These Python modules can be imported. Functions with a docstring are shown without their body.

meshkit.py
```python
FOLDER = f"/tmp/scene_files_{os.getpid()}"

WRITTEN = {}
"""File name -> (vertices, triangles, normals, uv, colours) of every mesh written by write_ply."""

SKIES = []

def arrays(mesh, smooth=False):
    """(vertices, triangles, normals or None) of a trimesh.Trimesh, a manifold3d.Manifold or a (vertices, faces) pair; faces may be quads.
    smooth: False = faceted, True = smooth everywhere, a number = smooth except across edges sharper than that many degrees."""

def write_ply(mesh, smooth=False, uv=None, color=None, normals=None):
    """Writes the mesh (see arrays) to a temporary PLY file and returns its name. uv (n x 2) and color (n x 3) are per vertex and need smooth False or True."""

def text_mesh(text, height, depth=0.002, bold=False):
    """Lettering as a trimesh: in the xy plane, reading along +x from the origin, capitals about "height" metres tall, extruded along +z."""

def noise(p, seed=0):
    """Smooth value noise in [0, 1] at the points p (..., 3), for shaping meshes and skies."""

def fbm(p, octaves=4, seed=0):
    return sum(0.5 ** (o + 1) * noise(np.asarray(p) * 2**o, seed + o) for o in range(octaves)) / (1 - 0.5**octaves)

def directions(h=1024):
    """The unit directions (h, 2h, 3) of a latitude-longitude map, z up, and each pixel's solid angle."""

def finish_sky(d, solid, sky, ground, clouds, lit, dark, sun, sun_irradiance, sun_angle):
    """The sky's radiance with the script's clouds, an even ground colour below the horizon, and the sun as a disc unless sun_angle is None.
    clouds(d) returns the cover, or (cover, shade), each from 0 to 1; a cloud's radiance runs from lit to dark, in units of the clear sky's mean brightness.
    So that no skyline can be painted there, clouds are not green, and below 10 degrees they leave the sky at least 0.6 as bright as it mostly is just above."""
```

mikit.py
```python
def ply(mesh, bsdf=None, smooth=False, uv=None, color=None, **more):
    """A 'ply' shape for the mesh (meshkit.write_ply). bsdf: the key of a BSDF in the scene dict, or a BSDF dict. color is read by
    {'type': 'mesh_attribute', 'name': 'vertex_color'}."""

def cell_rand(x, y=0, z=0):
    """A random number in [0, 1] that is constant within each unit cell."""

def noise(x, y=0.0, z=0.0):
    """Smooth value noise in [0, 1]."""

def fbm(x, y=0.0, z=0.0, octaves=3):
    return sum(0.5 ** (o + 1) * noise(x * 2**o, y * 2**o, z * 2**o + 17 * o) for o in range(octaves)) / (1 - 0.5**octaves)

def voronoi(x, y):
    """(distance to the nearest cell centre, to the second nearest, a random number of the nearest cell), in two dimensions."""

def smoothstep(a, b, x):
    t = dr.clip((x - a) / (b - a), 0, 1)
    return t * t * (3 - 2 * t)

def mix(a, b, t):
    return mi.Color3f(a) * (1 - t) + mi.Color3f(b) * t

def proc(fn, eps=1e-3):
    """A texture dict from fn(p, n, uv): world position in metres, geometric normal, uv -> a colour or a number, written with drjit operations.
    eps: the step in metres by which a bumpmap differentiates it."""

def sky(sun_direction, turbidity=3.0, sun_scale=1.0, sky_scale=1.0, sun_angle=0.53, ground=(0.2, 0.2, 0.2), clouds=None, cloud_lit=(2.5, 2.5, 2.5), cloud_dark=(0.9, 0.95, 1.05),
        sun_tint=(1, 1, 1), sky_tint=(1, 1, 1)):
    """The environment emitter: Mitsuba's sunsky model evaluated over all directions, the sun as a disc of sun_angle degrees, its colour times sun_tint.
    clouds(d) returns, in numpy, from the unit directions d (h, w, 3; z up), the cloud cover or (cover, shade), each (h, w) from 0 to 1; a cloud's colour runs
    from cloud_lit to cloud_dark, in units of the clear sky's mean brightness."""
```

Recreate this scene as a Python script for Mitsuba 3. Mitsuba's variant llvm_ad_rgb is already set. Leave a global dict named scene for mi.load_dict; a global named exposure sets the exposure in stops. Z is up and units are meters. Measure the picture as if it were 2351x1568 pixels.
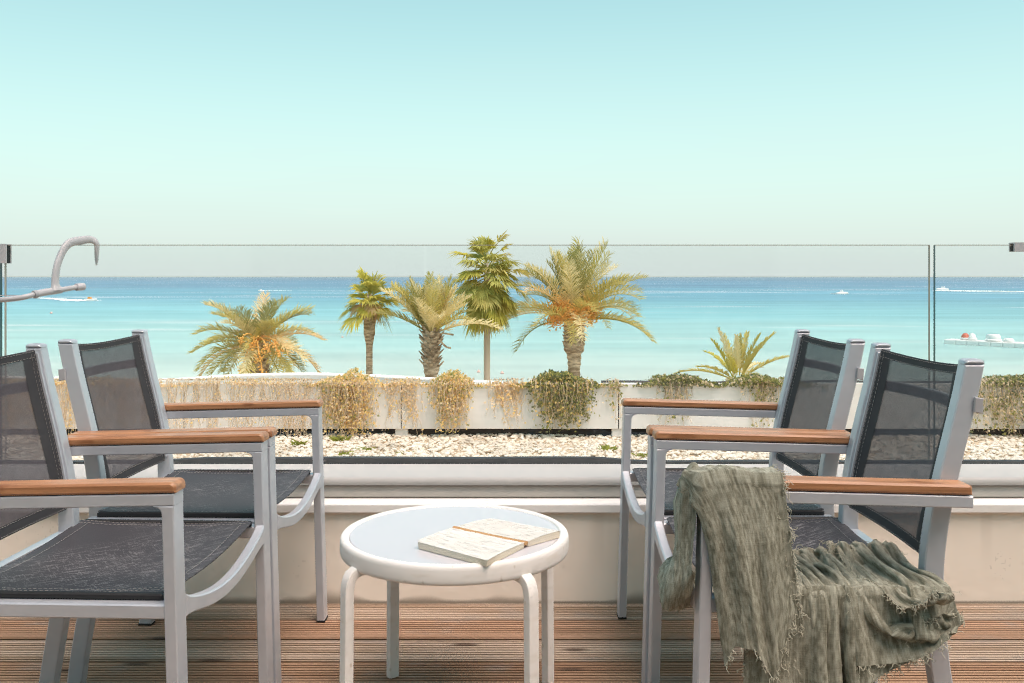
import math, random
import numpy as np, trimesh, drjit as dr, mitsuba as mi, mikit, meshkit
from mikit import proc, noise, fbm, voronoi, smoothstep, mix, cell_rand
from scipy.interpolate import RectBivariateSpline, CubicSpline
from shapely.geometry import Polygon

T = mi.ScalarTransform4f
PI = math.pi
scene, labels = {'type': 'scene'}, {}

# ------------------------------------------------------------------ camera, sky, exposure
CAM_Z, F = 1.03, 2125.0                       # eye height; focal length in units of a 2351 wide picture
scene['camera'] = {'type': 'perspective', 'fov': 2 * math.degrees(math.atan(1175.5 / F)), 'fov_axis': 'x',
                   'principal_point_offset_y': 0.0944, 'near_clip': 0.05, 'far_clip': 90000.0,
                   'to_world': T().look_at(origin=[0, 0, CAM_Z], target=[0, 10, CAM_Z], up=[0, 0, 1])}
exposure = 2.33
SUN = (0.27, -0.34, 0.9)


def haze_veil(d):
    el = np.degrees(np.arcsin(np.clip(d[..., 2], -1, 1)))
    az = np.degrees(np.arctan2(d[..., 0], d[..., 1]))
    veil = 1.0 * np.exp(-(np.maximum(el, 0) / 9.5) ** 1.35)
    wisp = meshkit.fbm(np.stack([d[..., 0] * 3, d[..., 1] * 3, d[..., 2] * 14], -1), 4, 5)
    return np.clip(veil + 0.16 * np.clip(wisp - 0.5, 0, 1), 0, 1)


scene['sky'] = mikit.sky(SUN, turbidity=3.0, sun_scale=0.5, sky_scale=1.0, sun_angle=42, sun_tint=(1.02, 0.93, 1.06), sky_tint=(1.3, 1.38, 0.87),
                         clouds=haze_veil, cloud_lit=(1.22, 1.35, 1.29), cloud_dark=(1.18, 1.28, 1.2), ground=(0.3, 0.3, 0.28))


def at(px, py, y):
    """The point at depth y that a 2351 x 1568 picture shows at (px, py)."""
    return np.array([(px - 1175.5) * y / F, y, CAM_Z - (py - 636) * y / F])


# ------------------------------------------------------------------ helpers
used = {}


def key_for(name, parent=None):
    base = f'{parent}__{name}' if parent else name
    n = used.get(base, 0)
    used[base] = n + 1
    return base if n == 0 else f'{base}_{n:03d}'


def put(name, mesh, bsdf, parent=None, smooth=30, to_world=None, **kw):
    key = key_for(name, parent)
    d = mesh if isinstance(mesh, dict) else mikit.ply(mesh, bsdf, smooth=smooth, **kw)
    if to_world is not None:
        d = {**d, 'to_world': to_world}
    scene[key] = d
    if name in ('leaves', 'stem', 'fringe') or name.endswith('stitching'):
        labels[key] = {'kind': 'stuff'}
    return key


def thing(name, label, cat, group=None):
    key = key_for(name)
    labels[key] = {'label': label, 'category': cat}
    if group:
        labels[key]['group'] = group
    return key


def struct(name, mesh, bsdf, kind='structure', label=None, **kw):
    key = put(name, mesh, bsdf, **kw)
    labels[key] = {'kind': kind}
    if label:
        labels[key]['label'] = label
    return key


def cat(ms):
    return trimesh.util.concatenate([m for m in ms])


def tri(v, f):
    return trimesh.Trimesh(np.asarray(v, float), np.asarray(f, int), process=False)


def loft(pts, depth, bevel=0.0015, axis='y', off=0.0):
    """A closed 2-D outline with chamfered rims, extruded by depth; axis y: outline in (x, z), axis x: outline in (y, z), axis z: (x, y)."""
    p = np.asarray(pts, float)
    area = 0.5 * np.sum(p[:, 0] * np.roll(p[:, 1], -1) - np.roll(p[:, 0], -1) * p[:, 1])
    if area < 0:
        p = p[::-1]
    a, b = p - np.roll(p, 1, 0), np.roll(p, -1, 0) - p
    a /= np.linalg.norm(a, axis=1, keepdims=True) + 1e-12
    b /= np.linalg.norm(b, axis=1, keepdims=True) + 1e-12
    na, nb = np.stack([a[:, 1], -a[:, 0]], 1), np.stack([b[:, 1], -b[:, 0]], 1)
    m = na + nb
    m /= np.maximum((m * na).sum(1, keepdims=True), 0.5)
    ins = p - m * bevel
    n = len(p)
    rings = [(ins, 0), (p, bevel), (p, depth - bevel), (ins, depth)] if bevel > 0 else [(p, 0), (p, depth)]
    v = np.vstack([np.column_stack([r[:, 0], r[:, 1], np.full(n, h)]) for r, h in rings])
    f = []
    for k in range(len(rings) - 1):
        for i in range(n):
            j = (i + 1) % n
            f += [[k * n + i, k * n + j, (k + 1) * n + j], [k * n + i, (k + 1) * n + j, (k + 1) * n + i]]
    cv, cf = trimesh.creation.triangulate_polygon(Polygon(rings[0][0]), engine='earcut')
    o = len(v)
    v = np.vstack([v, np.column_stack([cv, np.zeros(len(cv))]), np.column_stack([cv, np.full(len(cv), depth)])])
    f += [list(t[::-1]) for t in cf + o] + [list(t) for t in cf + o + len(cv)]
    if axis == 'y':      # (x, z, h) -> h runs along -y
        v = np.column_stack([v[:, 0], depth - v[:, 2] + off, v[:, 1]])
    elif axis == 'x':    # outline (y, z)
        v = np.column_stack([v[:, 2] + off, v[:, 0], v[:, 1]])
    else:
        v = np.column_stack([v[:, 0], v[:, 1], v[:, 2] + off])
    me = tri(v, f)
    me.fix_normals()
    return me


def box(x0, x1, y0, y1, z0, z1, bevel=0.002):
    return loft([(x0, z0), (x1, z0), (x1, z1), (x0, z1)], y1 - y0, bevel, 'y', y0)


def tube(path, rad, sides=8, flat=1.0, up=(0, 0, 1)):
    """A capped tube along a path; rad per point or one number; flat scales the second axis."""
    p = np.asarray(path, float)
    r = np.broadcast_to(rad, (len(p),))
    t = np.gradient(p, axis=0)
    t /= np.linalg.norm(t, axis=1, keepdims=True) + 1e-12
    u = np.asarray(up, float)
    a = np.cross(t, u)
    bad = np.linalg.norm(a, axis=1) < 0.1
    a[bad] = np.cross(t[bad], [1.0, 0.2, 0])
    a /= np.linalg.norm(a, axis=1, keepdims=True)
    b = np.cross(a, t)
    ang = np.arange(sides) * 2 * PI / sides
    v = p[:, None] + r[:, None, None] * (np.cos(ang)[None, :, None] * a[:, None] + flat * np.sin(ang)[None, :, None] * b[:, None])
    n = len(p)
    i, j = np.meshgrid(np.arange(n - 1), np.arange(sides), indexing='ij')
    q = np.stack([i * sides + j, i * sides + (j + 1) % sides, (i + 1) * sides + (j + 1) % sides, (i + 1) * sides + j], -1).reshape(-1, 4)
    f = np.vstack([q[:, [0, 2, 1]], q[:, [0, 3, 2]]])
    v = np.vstack([v.reshape(-1, 3), p[:1], p[-1:]])
    k = np.arange(sides)
    f = np.vstack([f, np.column_stack([np.full(sides, n * sides), k, (k + 1) % sides]),
                   np.column_stack([np.full(sides, n * sides + 1), (n - 1) * sides + (k + 1) % sides, (n - 1) * sides + k])])
    return tri(v, f[:, ::-1])


def lathe(profile, sides=64):
    p = np.asarray(profile, float)
    ang = np.arange(sides) * 2 * PI / sides
    v = np.stack([p[:, None, 0] * np.cos(ang), p[:, None, 0] * np.sin(ang), np.repeat(p[:, 1:2], sides, 1)], -1)
    i, j = np.meshgrid(np.arange(len(p) - 1), np.arange(sides), indexing='ij')
    q = np.stack([i * sides + j, i * sides + (j + 1) % sides, (i + 1) * sides + (j + 1) % sides, (i + 1) * sides + j], -1).reshape(-1, 4)
    return tri(v.reshape(-1, 3), np.vstack([q[:, [0, 1, 2]], q[:, [0, 2, 3]]]))


def smooth_path(pts, n=40):
    p = np.asarray(pts, float)
    s = np.concatenate([[0], np.cumsum(np.linalg.norm(np.diff(p, axis=0), axis=1))])
    return CubicSpline(s, p)(np.linspace(0, s[-1], n))


def moved(mesh, m):
    c = mesh.copy()
    c.apply_transform(m)
    return c


# ------------------------------------------------------------------ materials
def principled(c, rough=0.5, **k):
    c = c if isinstance(c, dict) else {'type': 'rgb', 'value': list(c)}
    return {'type': 'principled', 'base_color': c, 'roughness': rough, **k}


def two(b):
    return {'type': 'twosided', 'bsdf': b}


def bumped(b, fn, scale, eps=1e-3):
    return {'type': 'bumpmap', 'arbitrary': proc(fn, eps), 'scale': scale, 'bsdf': b}


def mat(name, b):
    scene[name] = b
    return name


def wood_arm(p, n, uv):
    g = fbm(p.x * 5, p.y * 90, p.z * 160, 3)
    b = fbm(p.x * 14 + 3, p.y * 40, p.z * 40, 2)
    c = mix((0.32, 0.145, 0.068), (0.48, 0.235, 0.118), smoothstep(0.25, 0.8, g))
    return mix(c, mi.Color3f(0.17, 0.055, 0.02), 0.55 * smoothstep(0.66, 0.8, b))


def metal_paint(p, n, uv):
    return mix((0.5, 0.525, 0.575), (0.57, 0.595, 0.645), fbm(p.x * 30, p.y * 30, p.z * 30, 2))


def sling_wear(p, n, uv):
    u, v = p.x * 0.8 + p.y * 0.6, -p.x * 0.6 + p.y * 0.8
    fine = noise(u * 34, v * 640) * noise(u * 52 + 7, v * 430 + 3)
    fine2 = noise(v * 60 + 11, u * 700) * noise(v * 80, u * 500 + 9)
    weave = noise(p.x * 900, p.y * 900)
    zone = smoothstep(0.3, 0.66, fbm(p.x * 4.2 + 2.3, p.y * 4.2 + 1.1, 0, 3))
    s = zone * (smoothstep(0.3, 0.62, fine) + 0.6 * smoothstep(0.34, 0.66, fine2)) * (0.5 + 0.5 * weave) + 0.1 * weave
    return mix((0.042, 0.04, 0.047), (0.4, 0.39, 0.4), dr.clip(s * 0.46, 0, 0.6))


def sling_plain(p, n, uv):
    return mix((0.07, 0.062, 0.071), (0.112, 0.1, 0.113), fbm(p.x * 40, p.y * 40, p.z * 40, 2) * 0.6 + 0.5 * noise(p.y * 600, p.z * 600))


def stucco(p, n, uv):
    base = mix((0.79, 0.71, 0.62), (0.86, 0.79, 0.7), fbm(p.x * 2, p.z * 7, p.y, 3))
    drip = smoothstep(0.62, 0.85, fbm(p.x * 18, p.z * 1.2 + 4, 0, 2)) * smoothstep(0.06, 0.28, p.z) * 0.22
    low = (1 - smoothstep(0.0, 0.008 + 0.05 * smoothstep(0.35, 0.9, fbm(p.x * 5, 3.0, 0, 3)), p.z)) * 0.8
    speck = smoothstep(0.8, 0.9, noise(p.x * 130, p.z * 130)) * smoothstep(0.8, 0.9, noise(p.x * 9, p.z * 9 + 5)) * 0.15
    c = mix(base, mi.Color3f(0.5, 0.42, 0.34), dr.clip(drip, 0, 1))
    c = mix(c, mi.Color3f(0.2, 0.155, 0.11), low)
    return mix(c, mi.Color3f(0.12, 0.1, 0.08), speck)


def stucco_bump(p, n, uv):
    return fbm(p.x * 60, p.z * 60, p.y * 60, 3)


def white_dirty(p, n, uv):
    d = smoothstep(0.55, 0.9, fbm(p.x * 6, p.y * 20, p.z * 20, 3)) * 0.4
    return mix((0.8, 0.79, 0.77), (0.62, 0.58, 0.53), d)


def table_paint(p, n, uv):
    d = smoothstep(0.5, 0.85, fbm(p.x * 22, p.y * 22, p.z * 60, 3))
    r = smoothstep(0.72, 0.9, fbm(p.x * 90, p.y * 90, p.z * 40, 2))
    c = mix((0.82, 0.805, 0.78), (0.73, 0.69, 0.63), d * 0.6)
    return mix(c, mi.Color3f(0.5, 0.4, 0.28), r * 0.5)


def make_plank(a, b, s):
    def fn(p, n, uv):
        g = fbm(p.x * 2.2 + s, p.y * 55 + s, s, 3)
        k = fbm(p.x * 9 + s, p.y * 16, 2.0 + s, 3)
        d, _, r = voronoi(p.x * 2.2 + s, p.y * 7 + s)
        c = mix(a, b, smoothstep(0.25, 0.75, g))
        c = mix(c, mi.Color3f(0.36, 0.31, 0.27), 0.5 * smoothstep(0.55, 0.8, k))
        knot = (1 - smoothstep(0.03, 0.12, d)) * smoothstep(0.55, 0.6, r)
        return mix(c, mi.Color3f(0.1, 0.06, 0.04), knot * 0.85)
    return fn


def planter_paint(p, n, uv):
    d = smoothstep(0.45, 0.85, fbm(p.x * 1.6, p.z * 9, 2.0, 4))
    s = smoothstep(0.6, 0.9, fbm(p.x * 25, p.z * 3, 5.0, 2)) * 0.3
    return mix((0.86, 0.84, 0.83), (0.66, 0.62, 0.57), dr.clip(d * 0.45 + s * 0.8, 0, 1))


def pebble(p, n, uv):
    r = cell_rand(p.x * 40, p.y * 40, 3)
    c = mix((0.7, 0.61, 0.49), (0.9, 0.85, 0.77), r)
    return mix(c, mi.Color3f(0.25, 0.2, 0.14), 0.6 * smoothstep(0.62, 0.8, fbm(p.x * 3, p.y * 3, 0, 2)) * r)


def sea_color(p, n, uv):
    y = p.y + 30.0 * (fbm(p.x / 90, p.y / 40, 1.0, 3) - 0.5) + p.x * 0.05
    c = mix((0.562, 0.621, 0.555), (0.369, 0.578, 0.554), smoothstep(75, 135, y))
    c = mix(c, mi.Color3f(0.212, 0.445, 0.485), smoothstep(135, 260, y))
    c = mix(c, mi.Color3f(0.134, 0.315, 0.421), smoothstep(240, 470, y))
    c = mix(c, mi.Color3f(0.127, 0.240, 0.363), smoothstep(450, 1100, y))
    c = mix(c, mi.Color3f(0.138, 0.205, 0.313), smoothstep(1100, 4000, y))
    c = mix(c, mi.Color3f(0.2, 0.29, 0.345), 0.75 * smoothstep(1500, 9000, y))  # far water paled, haze towards the horizon painted into its colour
    band = fbm(p.x / 260 + 3, p.y / 38, 4.0, 3)
    band2 = fbm(p.x / 30 + 3, p.y / 9, 8.0, 3)
    band3 = fbm(p.x / 900 + 1, p.y / 160, 2.0, 3)
    c = c * (0.54 + 0.3 * band + 0.24 * band2 + 0.16 * band3)
    line = smoothstep(0.6, 0.75, fbm(p.x / 70, p.y / 16 + 3, 3.0, 3)) * smoothstep(0.45, 0.6, noise(p.x / 400 + 9, p.y / 60))
    return mix(c, mi.Color3f(0.740, 0.668, 0.652), 0.35 * line)


def sea_bump(p, n, uv):
    return fbm(p.x / 2.6, p.y / 1.7, 0, 3) + 0.6 * noise(p.x / 9, p.y / 5)


def linen(p, n, uv):
    warp = noise(uv.x * 260, uv.y * 7) * 0.5 + noise(uv.x * 620, uv.y * 14) * 0.5
    weft = noise(uv.x * 9, uv.y * 420) * 0.5 + noise(uv.x * 30, uv.y * 900) * 0.5
    blot = fbm(uv.x * 55, uv.y * 26, 3.0, 4)
    slub = smoothstep(0.62, 0.85, noise(uv.x * 38, uv.y * 2.0 + 7))
    t = dr.clip(0.26 * warp + 0.16 * weft + 0.55 * (blot - 0.5) + 0.06 * slub + 0.2, 0, 1)
    return mix((0.115, 0.11, 0.078), (0.42, 0.42, 0.345), smoothstep(0.08, 0.8, t))


def linen_bump(p, n, uv):
    return noise(uv.x * 420, uv.y * 8) + noise(uv.x * 12, uv.y * 420)


def trunk_col(p, n, uv):
    g = fbm(p.x * 6, p.y * 6, p.z * 18, 3)
    return mix((0.3, 0.21, 0.14), (0.72, 0.58, 0.43), smoothstep(0.25, 0.8, g))


def palm_green(a, b):
    def fn(p, n, uv):
        return mix(a, b, fbm(p.x * 2.5, p.y * 2.5, p.z * 2.5, 2))
    return fn


def page_rib_shade(p, n, uv):
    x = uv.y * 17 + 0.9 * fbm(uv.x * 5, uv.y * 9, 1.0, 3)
    line = smoothstep(0.62, 0.95, dr.abs(2 * (x - dr.floor(x)) - 1)) * smoothstep(0.3, 0.55, noise(uv.x * 11, uv.y * 40))  # grey lines paint in the shading between the page ribs
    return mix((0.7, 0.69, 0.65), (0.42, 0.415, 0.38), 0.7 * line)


def page_col(p, n, uv):
    return mix((0.6, 0.52, 0.4), (0.82, 0.78, 0.68), noise(p.x * 3, p.y * 3, p.z * 1400))


mat('frame_metal', two(principled({**proc(metal_paint)}, 0.36, metallic=0.35, specular=0.5)))
mat('arm_wood', two(principled(proc(wood_arm), 0.34, specular=0.45)))
mat('sling_seat', two(principled(proc(sling_wear), 0.55, specular=0.35)))
mat('sling_back', {'type': 'mask', 'opacity': 0.885, 'bsdf': two(principled(proc(sling_plain), 0.7, specular=0.2))})
mat('sling_hem', {'type': 'mask', 'opacity': 0.96, 'bsdf': two(principled((0.05, 0.049, 0.054), 0.7, specular=0.2))})
mat('black_rubber', two(principled((0.018, 0.018, 0.02), 0.5, specular=0.4)))
mat('membrane', two(principled((0.055, 0.053, 0.055), 0.45, specular=0.4)))
mat('thread', two(principled((0.3, 0.285, 0.275), 0.8)))
mat('grey_plastic', two(principled((0.38, 0.38, 0.4), 0.4)))
mat('airer_grey', two(principled((0.47, 0.46, 0.48), 0.38)))
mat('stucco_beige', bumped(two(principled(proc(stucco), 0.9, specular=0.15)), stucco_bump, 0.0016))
mat('coping_white', two(principled(proc(white_dirty), 0.55, specular=0.3)))
mat('coping_cap', two(principled((0.42, 0.415, 0.405), 0.5, specular=0.3)))
mat('fascia_grey', two(principled((0.5, 0.465, 0.43), 0.6, specular=0.3)))
mat('plank_red', two(principled(proc(make_plank((0.325, 0.19, 0.115), (0.485, 0.305, 0.2), 1.7)), 0.5, specular=0.5)))
mat('plank_grey', two(principled(proc(make_plank((0.35, 0.25, 0.175), (0.53, 0.42, 0.33), 5.1)), 0.68, specular=0.3)))
mat('plank_brown', two(principled(proc(make_plank((0.31, 0.175, 0.105), (0.46, 0.3, 0.195), 9.3)), 0.65, specular=0.3)))
mat('deck_under', two(principled((0.05, 0.04, 0.03), 0.9)))
mat('table_white', two(principled(proc(table_paint), 0.4, specular=0.4)))
mat('table_glass', two(principled((0.565, 0.565, 0.6), 0.04, specular=0.5)))
mat('pane_glass', {'type': 'thindielectric', 'int_ior': 1.4, 'specular_transmittance': {'type': 'rgb', 'value': [0.96, 0.988, 0.99]}})
mat('glass_edge', two(principled((0.12, 0.19, 0.18), 0.15, specular=0.6)))
mat('glass_edge_dusty', two(principled((0.34, 0.32, 0.27), 0.5)))
mat('glass_edge_deep', two(principled((0.03, 0.095, 0.1), 0.1, specular=0.6)))
mat('planter_white', two(principled(proc(planter_paint), 0.7, specular=0.2)))
mat('door_glass', two(principled((0.06, 0.07, 0.08), 0.05, specular=0.6)))
mat('wall_white', two(principled((0.8, 0.78, 0.74), 0.8, specular=0.2)))
mat('dark_gap', two(principled((0.03, 0.028, 0.026), 0.9)))
mat('soil', two(principled((0.08, 0.06, 0.04), 0.95)))
mat('gravel_stone', two(principled(proc(pebble), 0.85, specular=0.2)))
mat('gravel_base', two(principled((0.5, 0.41, 0.3), 0.95, specular=0.1)))
mat('sand', two(principled((0.5, 0.42, 0.3), 0.95)))
mat('sea_water', bumped(principled(proc(sea_color), 0.35, specular=0.5), sea_bump, 0.35, 0.2))
mat('foam', two(principled((0.85, 0.87, 0.86), 0.9)))
mat('linen_cloth', bumped(two(principled(proc(linen), 0.9, specular=0.08, sheen=0.4)), linen_bump, 0.0006))
mat('linen_fringe', two(principled((0.46, 0.445, 0.36), 0.9, specular=0.1)))
mat('palm_trunk', two(principled(proc(trunk_col), 0.9, specular=0.1)))
mat('palm_trunk_pale', two(principled((0.6, 0.5, 0.4), 0.9, specular=0.1)))


def leaf(name, c, trans=0.7):
    mat(name, {'type': 'principledthin', 'base_color': {'type': 'rgb', 'value': list(c)}, 'roughness': 0.5, 'diff_trans': trans, 'eta': 1.35})


leaf('date_green', (0.46, 0.43, 0.17))
leaf('date_olive', (.68, .6, .22))
leaf('date_pale', (.9, .8, .48))
leaf('date_dry', (0.9, 0.7, 0.38))
leaf('fan_green', (.54, .53, .17))
leaf('fan_yellow', (.66, .6, .14))
leaf('fan_dead', (0.75, 0.56, 0.34))
leaf('vine_green', (0.4, 0.39, 0.13))
leaf('vine_gold', (0.95, 0.72, 0.31))  # golden creeper tone, warm sunlight put into its colour
leaf('vine_shaded', (0.22, 0.23, 0.12))  # creeper tone with shade put into the leaf colour
leaf('vine_dry', (0.94, 0.78, 0.56))
leaf('grass_green', (0.35, 0.38, 0.08))
mat('vine_stem', two(principled((0.68, 0.54, 0.38), 0.9)))
mat('date_fruit', two(principled((0.88, 0.5, 0.14), 0.6)))
mat('page_shade_lines', two(principled(proc(page_rib_shade), 0.85, specular=0.1)))
mat('page_edge', two(principled(proc(page_col), 0.9, specular=0.1)))
mat('tape_brown', two(principled((0.5, 0.28, 0.12), 0.6)))
mat('boat_white', two(principled((0.8, 0.8, 0.78), 0.4)))
mat('boat_orange', two(principled((0.75, 0.32, 0.06), 0.5)))
mat('buoy_pink', two(principled((0.75, 0.5, 0.44), 0.5)))
mat('float_red', two(principled((0.6, 0.16, 0.1), 0.5)))

# ------------------------------------------------------------------ the setting: sea, beach, roof, deck
SEA_Z = -9.0
ys = np.concatenate([[66], np.geomspace(80, 60000, 40)])
v = np.array([[s * 60000 if k else s * 60000, y, SEA_Z] for k, y in enumerate(ys) for s in (-1, 1)])
f = [[2 * i, 2 * i + 1, 2 * i + 3] for i in range(len(ys) - 1)] + [[2 * i, 2 * i + 3, 2 * i + 2] for i in range(len(ys) - 1)]
struct('sea', tri(v, f), 'sea_water', smooth=False)
struct('beach', tri([[-200, 9, -8.4], [200, 9, -8.4], [200, 70, -9.06], [-200, 70, -9.06]], [[0, 1, 2], [0, 2, 3]]), 'sand', smooth=False)
GZ, PY = -0.25, 7.43
struct('gravel_roof', box(-9, 9, 3.22, PY + 0.19, -0.6, GZ - 0.012, 0), 'gravel_base', smooth=False)

rng = np.random.default_rng(5)
ico = trimesh.creation.icosahedron()
iv, iface = np.array(ico.vertices), np.array(ico.faces)
NP = 17000
px = rng.uniform(-4.3, 4.6, NP)
py = rng.uniform(6.3, 7.62, NP)
rad = rng.uniform(0.006, 0.0155, NP) * np.where(rng.random(NP) > 0.94, 1.5, 1)
pv = iv[None] * (1 + 0.35 * (rng.random((NP, 12, 1)) - 0.5)) * (rad[:, None, None] * np.stack([rng.uniform(0.9, 1.4, NP), rng.uniform(0.9, 1.3, NP), rng.uniform(0.5, 0.9, NP)], 1)[:, None])
ca, sa = np.cos(rng.uniform(0, 6.28, NP)), np.sin(rng.uniform(0, 6.28, NP))
rot = np.stack([pv[..., 0] * ca[:, None] - pv[..., 1] * sa[:, None], pv[..., 0] * sa[:, None] + pv[..., 1] * ca[:, None], pv[..., 2]], -1)
heap = 0.03 * meshkit.fbm(np.column_stack([px * 2.5, py * 2.5, px * 0]), 3, 3)
pv = rot + np.column_stack([px, py, GZ - 0.012 + heap])[:, None]
struct('gravel', tri(pv.reshape(-1, 3), (iface[None] + 12 * np.arange(NP)[:, None, None]).reshape(-1, 3)), 'gravel_stone', kind='stuff', smooth=False)
labels['gravel']['label'] = 'loose pale beige gravel lying on the roof in front of the planter'
labels['gravel']['category'] = 'gravel'

# deck of grooved planks
WALL_Y = 2.93
struct('deck', box(-7, 7, -4, WALL_Y, -0.09, -0.03, 0), 'deck_under', smooth=False)
PITCH, GAP = 0.150, 0.008


def plank_mesh(width, grooves):
    w = width - GAP
    out, step = [(0.006, -0.028), (0.006, -0.004), (0.0, -0.0022), (0.0, -0.0012), (0.0012, 0.0)], w / grooves
    for g in range(grooves):
        y0 = g * step
        a, b = y0 + step * 0.26, y0 + step * 0.74
        if g < grooves:
            out += [(a, 0.0), (a - 0.001, -0.012), (b + 0.0032, -0.012), (b + 0.0032, -0.0024), (b, -0.0011), (b + 0.0007, 0.0)]
    out += [(w - 0.003, 0.0), (w, -0.003), (w, -0.028)]
    return loft(out, 14.0, 0, 'x', -7.0)


first = mikit.ply(plank_mesh(0.142, 9), None, smooth=False)
whole = mikit.ply(plank_mesh(PITCH, 9), None, smooth=False)
tones = ['plank_grey', 'plank_red', 'plank_grey', 'plank_brown', 'plank_red', 'plank_brown']
y = WALL_Y - 0.142
put('plank', {**first, 'bsdf': {'type': 'ref', 'id': 'plank_grey'}}, None, 'deck', to_world=T().translate([0, y, 0]))
for k in range(1, 34):
    y -= PITCH
    put('plank', {**whole, 'bsdf': {'type': 'ref', 'id': tones[k % 6]}}, None, 'deck', to_world=T().translate([0, y, 0.0012 * math.sin(k * 2.1)]))

# parapet wall with coping, trim and the black membrane behind it
par = thing('parapet_wall', 'low beige rendered parapet wall with white rounded coping behind the chairs', 'wall')
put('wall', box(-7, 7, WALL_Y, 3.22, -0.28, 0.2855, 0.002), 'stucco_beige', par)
put('trim', box(-7.01, 7.01, WALL_Y - 0.02, WALL_Y + 0.0585, 0.2865, 0.3165, 0.004), 'coping_white', par)
cop = [(3.172, 0.366), (3.172, 0.3895), (3.05, 0.3885), (2.996, 0.386)]
cop += [(2.990 - 0.017 * math.sin(a), 0.3685 + 0.0172 * math.cos(a)) for a in np.linspace(0.25, PI / 2 + 0.45, 14)] + [(2.995, 0.3595)]
put('coping', loft(cop, 14, 0, 'x', -7), 'coping_cap', par, smooth=50)
fas = [(3.17, 0.318), (2.992, 0.318), (2.990, 0.335), (2.995, 0.350), (3.004, 0.3590), (3.17, 0.3590)]
put('fascia', loft(fas, 14, 0, 'x', -7), 'fascia_grey', par, smooth=50)
xs = np.linspace(-7, 7, 240)
hh = 0.0055 + 0.0115 * (1 / (1 + np.exp(-(xs + 1.13) * 26))) * (1 / (1 + np.exp((xs - 0.37) * 30))) + 0.0012 * np.sin(xs * 9)
mv, mf = [], []
for x_, h_ in zip(xs, hh):
    mv += [[x_, 3.185, 0.37], [x_, 3.188 + 0.004 * math.sin(x_ * 5), 0.389 + h_], [x_, 3.203, 0.392 + h_], [x_, 3.215, 0.30]]
for i in range(len(xs) - 1):
    for k in range(3):
        a = 4 * i + k
        mf += [[a, a + 4, a + 5], [a, a + 5, a + 1]]
put('membrane', tri(mv, mf), 'membrane', par, smooth=40)
labels[par + '__membrane'] = {'label': 'black waterproof membrane strip lifted behind the coping'}
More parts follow.
